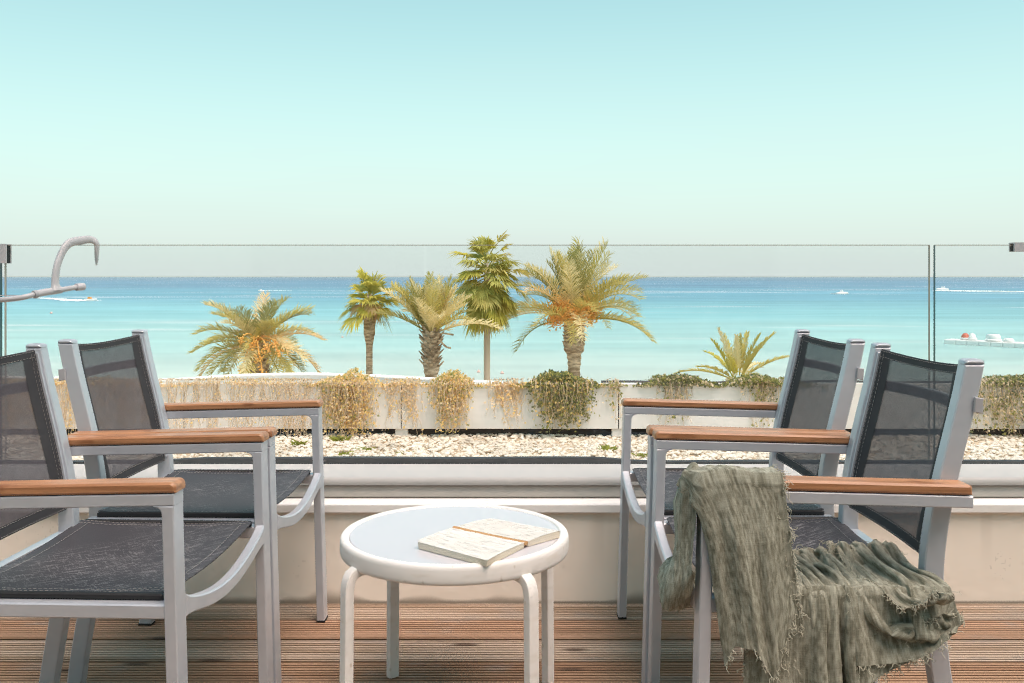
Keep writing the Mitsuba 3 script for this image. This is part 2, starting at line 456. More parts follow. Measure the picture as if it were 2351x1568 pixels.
# glass balustrade panels
GY, GT = 3.168, 1.138
for x0, x1, lab, side_l, side_r in ((-1.733, 1.427, 'large middle glass balustrade panel in front of the sea and palms', 'glass_edge_dusty', 'glass_edge_dusty'),
                                    (1.446, 4.6, 'right glass balustrade panel beyond the narrow gap, partly out of frame', 'glass_edge_deep', 'glass_edge'),
                                    (-4.9, -1.749, 'left glass balustrade panel at the very edge of the picture', 'glass_edge', 'glass_edge_deep')):
    g = thing('glass_panel', lab, 'glass panel', 'glass balustrade panels above the coping')
    put('pane', tri([[x0, GY, 0.385], [x1, GY, 0.385], [x1, GY, GT], [x0, GY, GT]], [[0, 1, 2], [0, 2, 3]]), 'pane_glass', g, smooth=False)
    put('top_edge', box(x0, x1, GY - 0.006, GY + 0.006, GT, GT + 0.0022, 0), 'glass_edge_dusty', g, smooth=False)
    put('side_edge', box(x0 - 0.001, x0, GY - 0.006, GY + 0.006, 0.385, GT, 0), side_l, g, smooth=False)
    put('side_edge', box(x1, x1 + 0.001, GY - 0.006, GY + 0.006, 0.385, GT, 0), side_r, g, smooth=False)


def cap_rail(x0, x1, z0, z1, lab):
    t = thing('handrail_cap', lab, 'handrail cap')
    o = [(GY - 0.019, z0), (GY - 0.019, z1), (GY + 0.019, z1), (GY + 0.019, z0), (GY + 0.013, z0), (GY + 0.013, z1 - 0.004), (GY - 0.012, z1 - 0.004), (GY - 0.012, z0)]
    put('channel', loft(o, x1 - x0, 0.0006, 'x', x0), 'airer_grey', t)
    put('liner', box(x0 + 0.003, x1 - 0.003, GY - 0.0115, GY - 0.0015, z0 + 0.001, z1 - 0.005, 0), 'black_rubber', t)
    put('liner', box(x0 + 0.003, x1 - 0.003, GY + 0.0015, GY + 0.0125, z0 + 0.001, z1 - 0.005, 0), 'black_rubber', t)


cap_rail(-2.6, -1.722, 1.077, 1.143, 'grey metal rail cap on the glass edge at far left')
cap_rail(1.71, 3.2, 1.117, 1.148, 'grey metal rail cap on the glass edge at far right')

# clothes airer hooked over the glass at the left
air = thing('clothes_airer', 'light grey hanging clothes airer hooked over the glass at far left', 'clothes airer')
hook = smooth_path([at(129, 668, 3.05), at(127, 640, 3.052), at(131, 611, 3.06), at(141, 583, 3.08), at(157, 560, 3.105), at(172, 554, 3.13), at(192, 551, 3.16), at(210, 550.5, 3.188), at(220, 556, 3.198), at(222.5, 572, 3.2), at(222, 597, 3.2), at(221.5, 609, 3.2)], 60)
rr = np.interp(np.linspace(0, 1, 60), [0, .06, .2, .45, .62, .8, .86, .95, 1], [.024, .0165, .0145, .0155, .0145, .012, .0105, .008, .003])
put('hook', tube(hook, rr, 12, 0.7, up=(1, 0, 0)), 'airer_grey', air, smooth=50)
bar = smooth_path([at(-140, 692, 2.93), at(-40, 689, 2.94), at(20, 687, 2.95), at(56, 682, 2.96), at(92, 673, 3.0), at(130, 667, 3.05), at(165, 661, 3.1), at(192, 658, 3.14)], 50)
put('tube', tube(bar, 0.0085, 12), 'airer_grey', air, smooth=50)
put('sleeve', tube(bar[31:41], 0.0115, 12), 'airer_grey', air, smooth=50)
put('collar', tube(bar[30:32], 0.0135, 12), 'grey_plastic', air, smooth=50)
put('end_cap', tube(bar[46:], 0.0125, 12), 'airer_grey', air, smooth=50)
put('wire', tube([at(-140, 677, 3.15), at(88, 679, 3.06)], 0.0016, 6), 'airer_grey', air)

# ------------------------------------------------------------------ planter with its panels, and the curved wall beyond
pl = thing('planter', 'long white panelled planter on the gravel roof beyond the glass', 'planter')
edges = [-0.89 - 1.745 * k for k in range(4, 0, -1)] + [-0.89, 0.855] + [0.855 + 1.745 * k for k in range(1, 4)]
for a, b in zip(edges[:-1], edges[1:]):
    put('panel', box(a + 0.004, b - 0.004, PY, PY + 0.03, -0.19, 0.177, 0.003), 'planter_white', pl)
put('base', box(edges[0], edges[-1], PY + 0.07, PY + 0.17, -0.27, -0.192, 0), 'dark_gap', pl)
put('shell', box(edges[0], edges[-1], PY + 0.032, PY + 0.19, -0.192, 0.15, 0), 'dark_gap', pl)
put('soil', box(edges[0] + 0.02, edges[-1] - 0.02, PY + 0.034, PY + 0.18, 0.151, 0.16, 0), 'soil', pl)
lin_z = lambda x: 0.183 + 0.006 * math.sin(x * 3.1) + 0.004 * math.sin(x * 7.7)
put('liner', tube([(x_, PY + 0.045 + 0.01 * math.sin(x_ * 4), lin_z(x_)) for x_ in np.linspace(0.72, edges[-1], 90)], 0.010, 6), 'membrane', pl, smooth=50)
for e in edges:
    put('foot', box(e - 0.05, e + 0.05, PY + 0.02, PY + 0.068, -0.27, -0.193, 0.003), 'planter_white', pl)

cw = thing('curved_wall', 'white curved wall rim rising behind the left half of the planter', 'wall')
cpts = []
for px_, py_, y_ in ((-200, 868, 11.2), (40, 868, 11.9), (200, 871, 12.2), (385, 872.5, 12.35), (480, 866, 12.75), (600, 860.5, 13.05), (720, 859.5, 13.1), (830, 862.5, 12.95), (930, 867.5, 12.65), (1020, 872.5, 12.35), (1100, 877, 12.1), (1180, 884, 11.7)):
    cpts.append(at(px_, py_, y_))
cp = smooth_path(cpts, 80)
wv, wf = [], []
for i, p in enumerate(cp):
    wv += [[p[0], p[1], -0.9], [p[0], p[1] - 0.0, p[2] - 0.012], [p[0], p[1] + 0.012, p[2]], [p[0], p[1] + 0.22, p[2] + 0.002], [p[0], p[1] + 0.22, -0.9]]
for i in range(len(cp) - 1):
    for k in range(4):
        a = 5 * i + k
        wf += [[a, a + 5, a + 6], [a, a + 6, a + 1]]
put('rim', tri(wv, wf), 'wall_white', cw, smooth=30)

# ------------------------------------------------------------------ trailing plants over the planter
rng = np.random.default_rng(11)


def leaves_mesh(c, size, rng, tilt=0.9):
    """Small pointed leaves (two triangles each, folded along the midrib) at the points c."""
    n = len(c)
    d = rng.normal(size=(n, 3)) * [1, 0.7, 1] + [0, -0.5, -0.25]
    d /= np.linalg.norm(d, axis=1, keepdims=True)
    s = np.cross(d, rng.normal(size=(n, 3)) * tilt + [0, -1, 0.4])
    s /= np.linalg.norm(s, axis=1, keepdims=True)
    nn = np.cross(d, s)
    l = size * rng.uniform(0.6, 1.3, (n, 1))
    w = l * 0.36
    v = np.stack([c, c + d * l * 0.5 + s * w + nn * w * 0.35, c + d * l, c + d * l * 0.5 - s * w + nn * w * 0.35], 1)
    f = np.array([[0, 1, 2], [0, 2, 3]])[None] + 4 * np.arange(n)[:, None, None]
    return tri(v.reshape(-1, 3), f.reshape(-1, 3))


def strands_mesh(paths, r, sides=3):
    return cat([tube(p, np.linspace(r, r * 0.5, len(p)), sides) for p in paths])


def hanging(px0, px1, n, zlo, zhi, spread, rng, y0=PY, taper=True):
    """Wandering stems that hang over the planter's face."""
    out = []
    for _ in range(n):
        x0 = ((px0 + (px1 - px0) * (rng.beta(2.0, 2.0) if taper else rng.random())) - 1175.5) * y0 / F
        z, x, yy = 0.19, x0, y0 - 0.01 - rng.uniform(0, spread)
        u_ = (x0 * F / y0 + 1175.5 - (px0 + px1) / 2) / ((px1 - px0) / 2)
        z_end = min(0.15, rng.uniform(zlo, zhi) + (0.22 * abs(u_) ** 2.5 if taper else 0) + 0.12 * (meshkit.noise(np.array([x0 * 4.0, 0.3, zlo * 9])) - 0.5))
        p = [(x + rng.normal() * 0.02, y0 + 0.12, 0.19), (x, y0 + 0.02, 0.2 + rng.uniform(0, .02)), (x, yy, 0.185)]
        dx = rng.normal() * 0.15
        while z > z_end:
            z -= 0.03
            dx = 0.75 * dx + rng.normal() * 0.16
            x += dx * 0.03
            yy = min(y0 - 0.006, yy + rng.normal() * 0.004)
            p.append((x, yy, max(z, GZ + 0.01)))
        out.append(np.array(p))
    return out


def plant(lab, px0, px1, stems, zlo, zhi, spread, per_stem, mound, mats, size=0.03, seed=1, mound_px=None, taper=True):
    rng = np.random.default_rng(seed)
    t = thing('trailing_plant', lab, 'plant', 'creepers hanging over the planter')
    st = hanging(px0, px1, stems, zlo, zhi, spread, rng, taper=taper)
    put('stem', strands_mesh(st, 0.0028), 'vine_stem', t)
    pts = []
    for p in st:
        k = rng.integers(2, len(p), max(1, int(per_stem * len(p))))
        pts.append(p[k] + rng.normal(size=(len(k), 3)) * [0.02, 0.012, 0.016])
    c = np.vstack(pts)
    if mound:
        h, n = mound
        a, b = mound_px or (px0, px1)
        u = rng.normal(size=n) * 0.48
        xx = ((a + b) / 2 + u * (b - a) / 2 * 1.06 - 1175.5) * PY / F
        prof = np.clip(1 - np.abs(u) ** 2.0, 0, 1) * (0.35 + 1.2 * meshkit.fbm(np.column_stack([xx * 7, xx * 0, xx * 0 + seed]), 3))
        zz = 0.165 + h * prof * rng.random(n) ** 0.6
        yy = PY + rng.uniform(-0.07, 0.17, n)
        c = np.vstack([c, np.column_stack([xx, yy, zz])])
    c[:, 1] = np.where(c[:, 2] < 0.185, np.minimum(c[:, 1], PY - 0.006), c[:, 1])
    pick = rng.choice(len(mats), len(c), p=np.array([m[1] for m in mats]) / sum(m[1] for m in mats))
    for i, (m, _) in enumerate(mats):
        if (pick == i).any():
            put('leaves', leaves_mesh(c[pick == i], size, rng), m, t, smooth=False)
    return t


plant('dense dry twiggy creeper covering the planter face between the left chairs', 380, 745, 130, -0.25, -0.1, 0.03, 0.42, (0.05, 900), [('vine_dry', 6), ('vine_gold', 2)], 0.017, 21, taper=False)
plant('golden bushy creeper behind the far left chair arm, thickest of the row', 738, 868, 120, -0.25, -0.1, 0.1, 1.15, (0.085, 1000), [('vine_gold', 6), ('vine_green', 2), ('vine_dry', 3)], 0.022, 22, (722, 880))
plant('sparse dry creeper strands beside the left panel joint', 868, 985, 34, -0.2, 0.05, 0.02, 0.8, (0.03, 250), [('vine_dry', 5), ('vine_gold', 2)], 0.022, 23)
plant('narrow golden green creeper in the middle of the planter behind the table', 985, 1090, 90, -0.24, -0.02, 0.09, 1.1, (0.08, 800), [('vine_gold', 6), ('vine_green', 3), ('vine_dry', 2)], 0.022, 24)
plant('thin straggling creeper with few brown leaves left of the dark green mound', 1110, 1215, 30, -0.2, 0.0, 0.02, 0.9, (0.02, 150), [('vine_dry', 5), ('vine_gold', 3)], 0.026, 25)
plant('dark green mounded creeper with shade put into its leaf colours, below the tall palm with orange fruit', 1212, 1372, 130, -0.16, 0.03, 0.13, 1.5, (0.095, 2600), [('vine_green', 4), ('vine_shaded', 4), ('vine_gold', 2)], 0.024, 26)
plant('few thin creeper strands on the planter at the right panel joint', 1375, 1440, 10, -0.25, 0.1, 0.015, 0.9, (0.012, 60), [('vine_green', 3), ('vine_dry', 3)], 0.026, 27)
plant('low grey green creeper with bare hanging twigs behind the right far chair arm', 1500, 1610, 42, -0.15, 0.12, 0.04, 0.5, (0.06, 1900), [('vine_shaded', 5), ('vine_green', 3), ('vine_dry', 2)], 0.024, 28, (1478, 1640))
plant('low green creeper edge right of the small palm with thin dry twigs', 1690, 1815, 46, -0.18, 0.12, 0.03, 0.5, (0.07, 1900), [('vine_shaded', 3), ('vine_green', 5), ('vine_dry', 2)], 0.024, 29, (1660, 1850))
plant('green creeper hanging down the planter at the far right behind the near chair', 2240, 2480, 130, -0.24, -0.05, 0.08, 0.9, (0.075, 3200), [('vine_shaded', 3), ('vine_green', 4), ('vine_dry', 3)], 0.024, 30, taper=False)
plant('sandy dry creeper on the planter at the far left behind the chair backs', -60, 372, 150, -0.25, -0.05, 0.04, 0.6, (0.06, 1500), [('vine_dry', 4), ('vine_gold', 4)], 0.02, 31, taper=False)

def tuft(px_, py_, n, h, lab, seed):
    rng = np.random.default_rng(seed)
    y_ = (CAM_Z - GZ) * F / (py_ - 636)
    x_ = (px_ - 1175.5) * y_ / F
    vs, fs = [], []
    for i in range(n):
        b = np.array([x_ + np.clip(rng.normal(), -1.6, 1.6) * 0.032, y_ + np.clip(rng.normal(), -1.6, 1.6) * 0.022, GZ])
        d = np.array([rng.normal() * 0.6, rng.normal() * 0.6, 1.0]) * h * rng.uniform(0.5, 1.2)
        w = np.array([rng.normal(), rng.normal(), 0]) * 0.004
        k = len(vs)
        vs += [b - w, b + w, b + d * 0.6 + w * 0.7, b + d + [d[0] * 0.4, d[1] * 0.4, -0.01]]
        fs += [[k, k + 1, k + 2], [k, k + 2, k + 3]]
    t = put('weed', tri(vs, fs), 'grass_green', smooth=False)
    labels[t] = {'label': lab, 'category': 'weed', 'group': 'weeds growing in the gravel'}


tuft(686, 1022, 60, 0.045, 'small green weed left of the far left chair leg', 1)
tuft(781, 1013, 60, 0.05, 'yellow green weed just right of the far left chair leg', 2)
tuft(835, 1034, 60, 0.03, 'flat green weed in the gravel, third from left', 3)
tuft(790, 1045, 40, 0.03, 'small weed near the black strip, lowest of the left weeds', 4)
tuft(925, 1042, 26, 0.025, 'sparse weed in the gravel left of the table centre line', 5)
tuft(1395, 1033, 50, 0.04, 'green weed just left of the far right chair leg', 6)
tuft(1478, 1048, 50, 0.035, 'green weed between the two right chair front legs', 7)
tuft(1630, 1030, 30, 0.03, 'faint weed under the right chair arms', 8)

# ------------------------------------------------------------------ palms


def frond_path(base, az, el, length, droop, n=14):
    p, d = [np.array(base, float)], np.array([math.cos(az) * math.cos(el), math.sin(az) * math.cos(el), math.sin(el)])
    for i in range(n - 1):
        d = d + np.array([0, 0, -droop * (0.25 + 1.5 * i / n) / n])
        d /= np.linalg.norm(d)
        p.append(p[-1] + d * length / (n - 1))
    return np.array(p)


def date_frond(base, az, el, length, droop, leaf_len, pairs, rng, start=0.14):
    p = frond_path(base, az, el, length, droop)
    t = np.gradient(p, axis=0)
    t /= np.linalg.norm(t, axis=1, keepdims=True)
    side0 = np.array([-math.sin(az), math.cos(az), 0])
    ms = [tube(p, np.linspace(0.028, 0.006, len(p)) * min(1, length / 2.0), 4)]
    vs, fs = [], []
    twist = rng.normal() * 0.25
    for i in range(pairs):
        s = start + (1 - start) * (i + rng.random() * 0.7) / pairs
        q = s * (len(p) - 1)
        k = min(int(q), len(p) - 2)
        c = p[k] + (p[k + 1] - p[k]) * (q - k)
        tt = t[k]
        upn = np.cross(side0, tt)
        upn = upn if upn[2] > 0 else -upn
        L = leaf_len * (0.55 + 0.75 * math.sin(PI * min(1, 0.12 + s * 0.86))) * rng.uniform(0.8, 1.15)
        for sg in (-1, 1):
            ang = 0.95 - 0.45 * s + rng.normal() * 0.12
            d = sg * side0 * math.sin(ang) * math.cos(twist) + tt * math.cos(ang) + upn * (0.35 + rng.normal() * 0.15 + sg * math.sin(twist) * 0.5)
            d /= np.linalg.norm(d)
            w = tt * (0.017 + 0.006 * rng.random())
            a = c + d * L * 0.55
            b = c + d * L + np.array([0, 0, -0.22 * L * rng.random()])
            n0 = len(vs)
            vs += [c - w * 0.6, c + w * 0.6, a + w, a - w, b]
            fs += [[n0, n0 + 1, n0 + 2], [n0, n0 + 2, n0 + 3], [n0 + 3, n0 + 2, n0 + 4]]
    ms.append(tri(vs, fs))
    return cat(ms)


def fan_frond(base, az, el, petiole, blade, droop, rng, seg=22, spread=1.9):
    p = frond_path(base, az, el, petiole, droop, 8)
    c, tt = p[-1], p[-1] - p[-2]
    tt /= np.linalg.norm(tt)
    side = np.array([-math.sin(az), math.cos(az), 0])
    upn = np.cross(side, tt)
    upn = upn if upn[2] > 0 else -upn
    vs, fs = [], []
    for i in range(seg):
        a = (i / (seg - 1) - 0.5) * 2 * spread * 0.62
        d = tt * math.cos(a) + side * math.sin(a) + upn * (0.12 + rng.normal() * 0.07)
        d /= np.linalg.norm(d)
        L = blade * (0.72 + 0.28 * math.cos(a)) * rng.uniform(0.85, 1.1)
        w = np.cross(d, upn)
        w = w / np.linalg.norm(w) * blade * 0.048
        m = c + d * L * 0.55
        e = c + d * L * 0.92 + np.array([0, 0, -L * rng.uniform(0.1, 0.34)])
        n0 = len(vs)
        vs += [c, m + w + upn * 0.01, m - w - upn * 0.01, e]
        fs += [[n0, n0 + 1, n0 + 2], [n0 + 2, n0 + 1, n0 + 3]]
    return cat([tube(p, np.linspace(0.02, 0.011, len(p)), 4), tri(vs, fs)])


def trunk_mesh(x, y, prof, rough, rng, boots=0, boot_len=0.12, boot_z=None):
    """prof: (z, radius) from the top down to the ground; boots: stubs of old leaf bases."""
    z = np.array([q[0] for q in prof], float)
    r = np.array([q[1] for q in prof], float)
    zz = np.concatenate([np.linspace(z[0], z[0] - 3.2, 70), np.linspace(z[0] - 3.3, z[-1], 12)])
    rr = np.interp(-zz, -z, r)
    m = lathe(np.column_stack([rr, zz]), 18)
    vv = np.array(m.vertices)
    nz = meshkit.fbm(np.column_stack([vv[:, 0] * 14, vv[:, 1] * 14, vv[:, 2] * 9]), 3, 2) - 0.5
    rad = np.linalg.norm(vv[:, :2], axis=1, keepdims=True)
    vv[:, :2] *= 1 + (rough * nz[:, None] * 2)
    vv += [x, y, 0]
    m = tri(vv, np.array(m.faces)[:, ::-1])
    ms = [m]
    lo, hi = boot_z or (z[0] - 1, z[0])
    for i in range(boots):
        a, h = i * 2.4, lo + (hi - lo) * (i + 0.5) / boots
        rb = np.interp(-h, -z, r)
        o = np.array([x + math.cos(a) * rb * 0.9, y + math.sin(a) * rb * 0.9, h])
        d = np.array([math.cos(a) * 0.75, math.sin(a) * 0.75, 0.8]) * boot_len * rng.uniform(0.7, 1.2)
        ms.append(tube([o, o + d * 0.6, o + d], [0.075, 0.06, 0.03], 5, 0.45))
    return cat(ms)


def fruit_mesh(path, rng, n, spread):
    ms = [tube(path, 0.018, 5)]
    c = np.array(path[-1])
    small = trimesh.creation.icosphere(subdivisions=0)
    for i in range(n):
        o = c + rng.normal(size=3) * spread * [1, 1, 1.25] - [0, 0, spread * 0.7]
        m = small.copy()
        m.apply_scale(rng.uniform(0.018, 0.034))
        m.apply_translation(o)
        ms.append(m)
    return cat(ms)


def palm_thing(lab):
    return thing('palm_tree', lab, 'palm tree', 'palms along the shore')


def pick(rng, items):
    return items[rng.choice(len(items), p=np.array([i[1] for i in items]) / sum(i[1] for i in items))][0]


def date_palm(lab, px_, py_, Y, prof, n, length, leaf_len, el_range, droop, mats, seed, trunk_mat='palm_trunk', boots=60, boot_z=None, boot_len=0.14, pairs=46, wild=1.0):
    rng = np.random.default_rng(seed)
    c = at(px_, py_, Y)
    t = palm_thing(lab)
    prof = [(c[2] + a, r) for a, r in prof] + [(-8.6, prof[-1][1] * 1.1)]
    put('trunk', trunk_mesh(c[0], c[1], prof, 0.22, rng, boots, boot_len, None if boot_z is None else (c[2] + boot_z[0], c[2] + boot_z[1])), trunk_mat, t, smooth=50)
    for i in range(n):
        q = (i + 0.5) / n
        el = el_range[0] + (el_range[1] - el_range[0]) * q ** 0.8 + rng.normal() * 0.1
        az = i * 2.39996 + rng.normal() * 0.25
        L = length * rng.uniform(0.82, 1.12) * (1 - 0.18 * q)
        b = c + [math.cos(az) * 0.1, math.sin(az) * 0.1, 0.12 * q]
        put('frond', date_frond(b, az, el, L, droop * (1 - 0.45 * q) * rng.uniform(0.8, 1.25), leaf_len, pairs, rng), pick(rng, mats), t, smooth=False)
    return t, c, rng


# short palm with orange fruit at left
t, c, r = date_palm('short bushy date palm with orange fruit, leftmost of the palms', 592, 795, 26, [(0.1, 0.2), (-0.25, 0.25), (-0.6, 0.27), (-1.2, 0.25)], 42, 1.9, 0.36, (-0.45, 1.12), 1.7,
                    [('date_green', 2), ('date_olive', 5), ('date_pale', 3), ('date_dry', 2)], 41)
for dx, dz, sp, n in ((-38, -18, .07, 40), (-10, -10, .09, 45), (20, 2, .1, 55), (40, -8, .07, 40), (48, 12, .07, 35), (-36, 52, .07, 45), (10, 62, .1, 60), (2, 20, .08, 40)):
    e = at(592 + dx, 795 + dz, 24.9)
    put('fruit_cluster', fruit_mesh(smooth_path([c + [0, -0.2, 0.15], (c + e) / 2 + [0, -.1, .25], e], 8), r, int(n * 0.7), sp * 0.75), 'date_fruit', t, smooth=False)
# slender fan palm
def fan_palm(lab, px_, py_, Y, prof, specs, seed, trunk_mat):
    rng = np.random.default_rng(seed)
    c = at(px_, py_, Y)
    t = palm_thing(lab)
    prof = [(c[2] + a, r) for a, r in prof] + [(-8.6, prof[-1][1] * 1.1)]
    put('trunk', trunk_mesh(c[0], c[1], prof, 0.1, rng, 0), trunk_mat, t, smooth=50)
    for n, z0, z1, e0, e1, pet, bl, dr_, mats in specs:
        for i in range(n):
            q = (i + rng.random()) / n
            az = i * 2.39996 + rng.normal() * 0.3
            el = e0 + (e1 - e0) * q + rng.normal() * 0.12
            put('frond', fan_frond(c + [0, 0, z0 + (z1 - z0) * q + rng.normal() * 0.07], az, el + rng.normal() * 0.2, pet * rng.uniform(0.5, 1.3), bl * rng.uniform(0.85, 1.15), dr_, rng), pick(rng, mats), t, smooth=False)
    return t, c, rng


t, c, r = fan_palm('slender fan palm with a pale dead leaf skirt, second from left', 848, 690, 28, [(0.2, 0.07), (-0.35, 0.1), (-0.5, 0.17), (-1.0, 0.17), (-1.35, 0.1), (-3, 0.1)],
                   [(30, -0.02, 0.08, -0.5, 1.35, 0.42, 0.64, 0.7, [('fan_green', 4), ('fan_yellow', 6)]), (8, -0.1, 0.0, -0.9, -0.35, 0.35, 0.42, 0.8, [('fan_dead', 5), ('fan_yellow', 2)])], 42, 'palm_trunk')
# date palm, upright fronds
t, c, r = date_palm('upright grey green date palm with a stubby brown trunk, third from left', 990, 765, 27, [(0.05, 0.16), (-0.2, 0.25), (-0.42, 0.2), (-0.75, 0.19), (-1.05, 0.23), (-1.35, 0.15), (-3, 0.15)], 42, 1.8, 0.34, (0.5, 1.5), 0.85,
                    [('date_green', 3), ('date_olive', 4), ('date_pale', 4)], 43, boots=70, boot_z=(-1.0, 0.1), boot_len=0.22)
for dx, dy in ((42, 2), (36, 32)):
    e = at(990 + dx, 765 + dy, 26.7)
    put('dead_frond', tube(smooth_path([c + [0.1, -0.2, -0.45], (c + e) / 2 + [0, 0, 0.0], e, e + [0.12, 0, -0.02]], 10), np.linspace(0.03, 0.06, 10), 5, 0.5), 'palm_trunk', t)
# tall fan palm
t, c, r = fan_palm('tall fan palm on a thin straight pale trunk, in the middle of the row', 1118, 640, 29, [(0.5, 0.05), (0.2, 0.08), (0, 0.1), (-1.2, 0.1), (-3, 0.1)],
                   [(24, 0.3, 0.5, -0.3, 1.5, 0.5, 0.68, 0.8, [('fan_green', 5), ('date_olive', 3), ('fan_yellow', 2)]), (46, -0.35, 0.35, -0.9, 0.7, 0.68, 0.74, 0.8, [('fan_green', 5), ('date_olive', 4), ('date_pale', 1), ('fan_yellow', 2)]),
                    (34, -0.6, -0.2, -1.15, -0.4, 0.55, 0.66, 0.7, [('fan_green', 5), ('date_olive', 4), ('fan_yellow', 2)]), (9, -0.75, -0.6, -1.4, -1.1, 0.25, 0.4, 0.5, [('fan_dead', 3), ('fan_yellow', 2)])], 44, 'palm_trunk_pale')
# tall date palm with fruit
t, c, r = date_palm('large date palm with hanging orange fruit and swollen trunk top, rightmost tall palm', 1318, 738, 30, [(0.15, 0.3), (-0.1, 0.33), (-0.3, 0.32), (-0.65, 0.34), (-0.95, 0.3), (-1.1, 0.22), (-1.8, 0.19), (-4, 0.2)], 58, 2.75, 0.46, (0.1, 1.5), 1.4,
                    [('date_green', 4), ('date_olive', 5), ('date_pale', 3), ('date_dry', 1)], 45, boots=70, boot_z=(-1.0, 0.1), boot_len=0.1)
for i in range(11):
    a = i * 0.571 + 0.2
    e = c + [math.cos(a) * 0.62, math.sin(a) * 0.6 - 0.1, 0.62 - 0.2 * (i % 3)]
    put('fruit_cluster', fruit_mesh(smooth_path([c + [0, 0, 0.5], (c + e) / 2 + [0, 0, .3], e], 8), r, 230, 0.14), 'date_fruit', t, smooth=False)
# small palm at right
t, c, r = date_palm('small low palm with stiff yellow green fronds above the right planter', 1692, 872, 20, [(0.0, 0.12), (-0.3, 0.2), (-2, 0.2)], 17, 1.2, 0.13, (0.1, 1.45), 0.8,
                    [('date_olive', 4), ('fan_yellow', 2), ('date_pale', 2)], 46, boots=0, pairs=44)

# ------------------------------------------------------------------ boats, wakes, floats


def on_sea(px_, py_):
    return at(px_, py_, (CAM_Z - SEA_Z) * F / (py_ - 636))


def hull(L, W, H, m):
    o = [(-L / 2, -W * .42), (L * .2, -W / 2), (L * .42, -W * .25), (L / 2, 0), (L * .42, W * .25), (L * .2, W / 2), (-L / 2, W * .42)]
    h = loft(o, H, H * 0.25, 'z', 0.0)
    vv = np.array(h.vertices)
    vv[:, 2] += 0.22 * H * np.clip(vv[:, 0] / (L / 2), 0, 1) ** 2
    h.vertices = vv
    h.apply_transform(m)
    return h


def boat(lab, px_, py_, L, deck_mat, yaw=0.0):
    c = on_sea(px_, py_)
    t = thing('motor_boat', lab, 'boat', 'small boats out at sea')
    m = trimesh.transformations.rotation_matrix(yaw, [0, 0, 1])
    m[:3, 3] = c + [0, 0, -0.2]
    put('hull', hull(L, L * .36, L * .2, m), 'boat_white', t)
    cab = loft([(-L * .16, 0), (L * .16, 0), (L * .06, L * .15), (-L * .14, L * .15)], L * .24, L * .02, 'y', -L * .12)
    cab.apply_transform(trimesh.transformations.translation_matrix([-L * .05, 0, L * .2]))
    cab.apply_transform(m)
    put('cabin', cab, deck_mat, t)
    return c


def wake(lab, pts, widths, seed):
    """Foam on the water: a broken strip of small white patches on the sea."""
    rng = np.random.default_rng(seed)
    p = np.array([on_sea(*q) for q in pts])
    vs, fs = [], []
    for i in range(700):
        s = rng.random() ** 0.8 * (len(p) - 1)
        k = min(int(s), len(p) - 2)
        c = p[k] + (p[k + 1] - p[k]) * (s - k)
        w = np.interp(s, np.arange(len(widths)), widths)
        seg = np.linalg.norm(p[-1] - p[0])
        c = c + [0, rng.normal() * w, 0.06 + rng.random() * 0.12]
        l, d = seg * 0.012 * rng.uniform(0.5, 1.5), w * 0.5 * rng.uniform(0.3, 1)
        k = len(vs)
        vs += [c + [-l, 0, -.03], c + [0, -d, 0], c + [l, 0, -.03], c + [0, d, .02], c + [0, 0, 0.14 * w]]
        fs += [[k, k + 1, k + 4], [k + 1, k + 2, k + 4], [k + 2, k + 3, k + 4], [k + 3, k, k + 4]]
    t = put('wake_foam', tri(vs, fs), 'foam', smooth=False)
    labels[t] = {'label': lab, 'category': 'foam', 'kind': 'stuff'}


boat('small boat with orange deck speeding across the water at left', 208, 691, 5.4, 'boat_orange')
wake('long white wake behind the orange boat at left', [(230, 690), (190, 691), (150, 689), (110, 685.5), (60, 684)], [0.5, 2.4, 2.2, 1.2, 0.5], 1)
boat('tiny white boat far out above the short left palm', 600, 668.5, 4.5, 'boat_white')
wake('short white wake behind the tiny far boat above the left palm', [(606, 668.5), (640, 668), (670, 668)], [1.5, 1.2, 0.5], 2)
boat('tiny white boat out at sea left of the right glass joint', 1934, 675.5, 7, 'boat_white')
wake('thin white wake behind the boat left of the glass joint', [(1940, 675.5), (1920, 675.5), (1908, 675)], [1.5, 2.5, 1.0], 3)
boat('white boat far out just right of the glass joint', 2163, 667.5, 9, 'boat_white', PI)
wake('long white wake trailing right from the boat right of the glass joint', [(2150, 668), (2200, 669), (2260, 669.5), (2320, 670), (2420, 670.5)], [4, 5.5, 4, 3, 2], 4)

# floating platform with inflatables
fp = thing('floating_pontoon', 'long white floating pontoon on the shallow sea at far right', 'pontoon')
a, b = on_sea(2176, 789), on_sea(2520, 808)
d = (b - a) / np.linalg.norm(b - a)
nrm = np.array([-d[1], d[0], 0])
ln = np.linalg.norm(b - a)


def along(s0, s1, w, h0, h1, bev):
    m = box(s0, s1, -w / 2, w / 2, h0, h1, bev)
    M = np.eye(4)
    M[:3, 0], M[:3, 1], M[:3, 2], M[:3, 3] = d, nrm, [0, 0, 1], a
    m.apply_transform(M)
    return m


for k in range(12):
    put('float_block', along(k * ln / 12 + .02, (k + 1) * ln / 12 - .02, 2.6, -0.2, 0.72, 0.1), 'boat_white', fp)


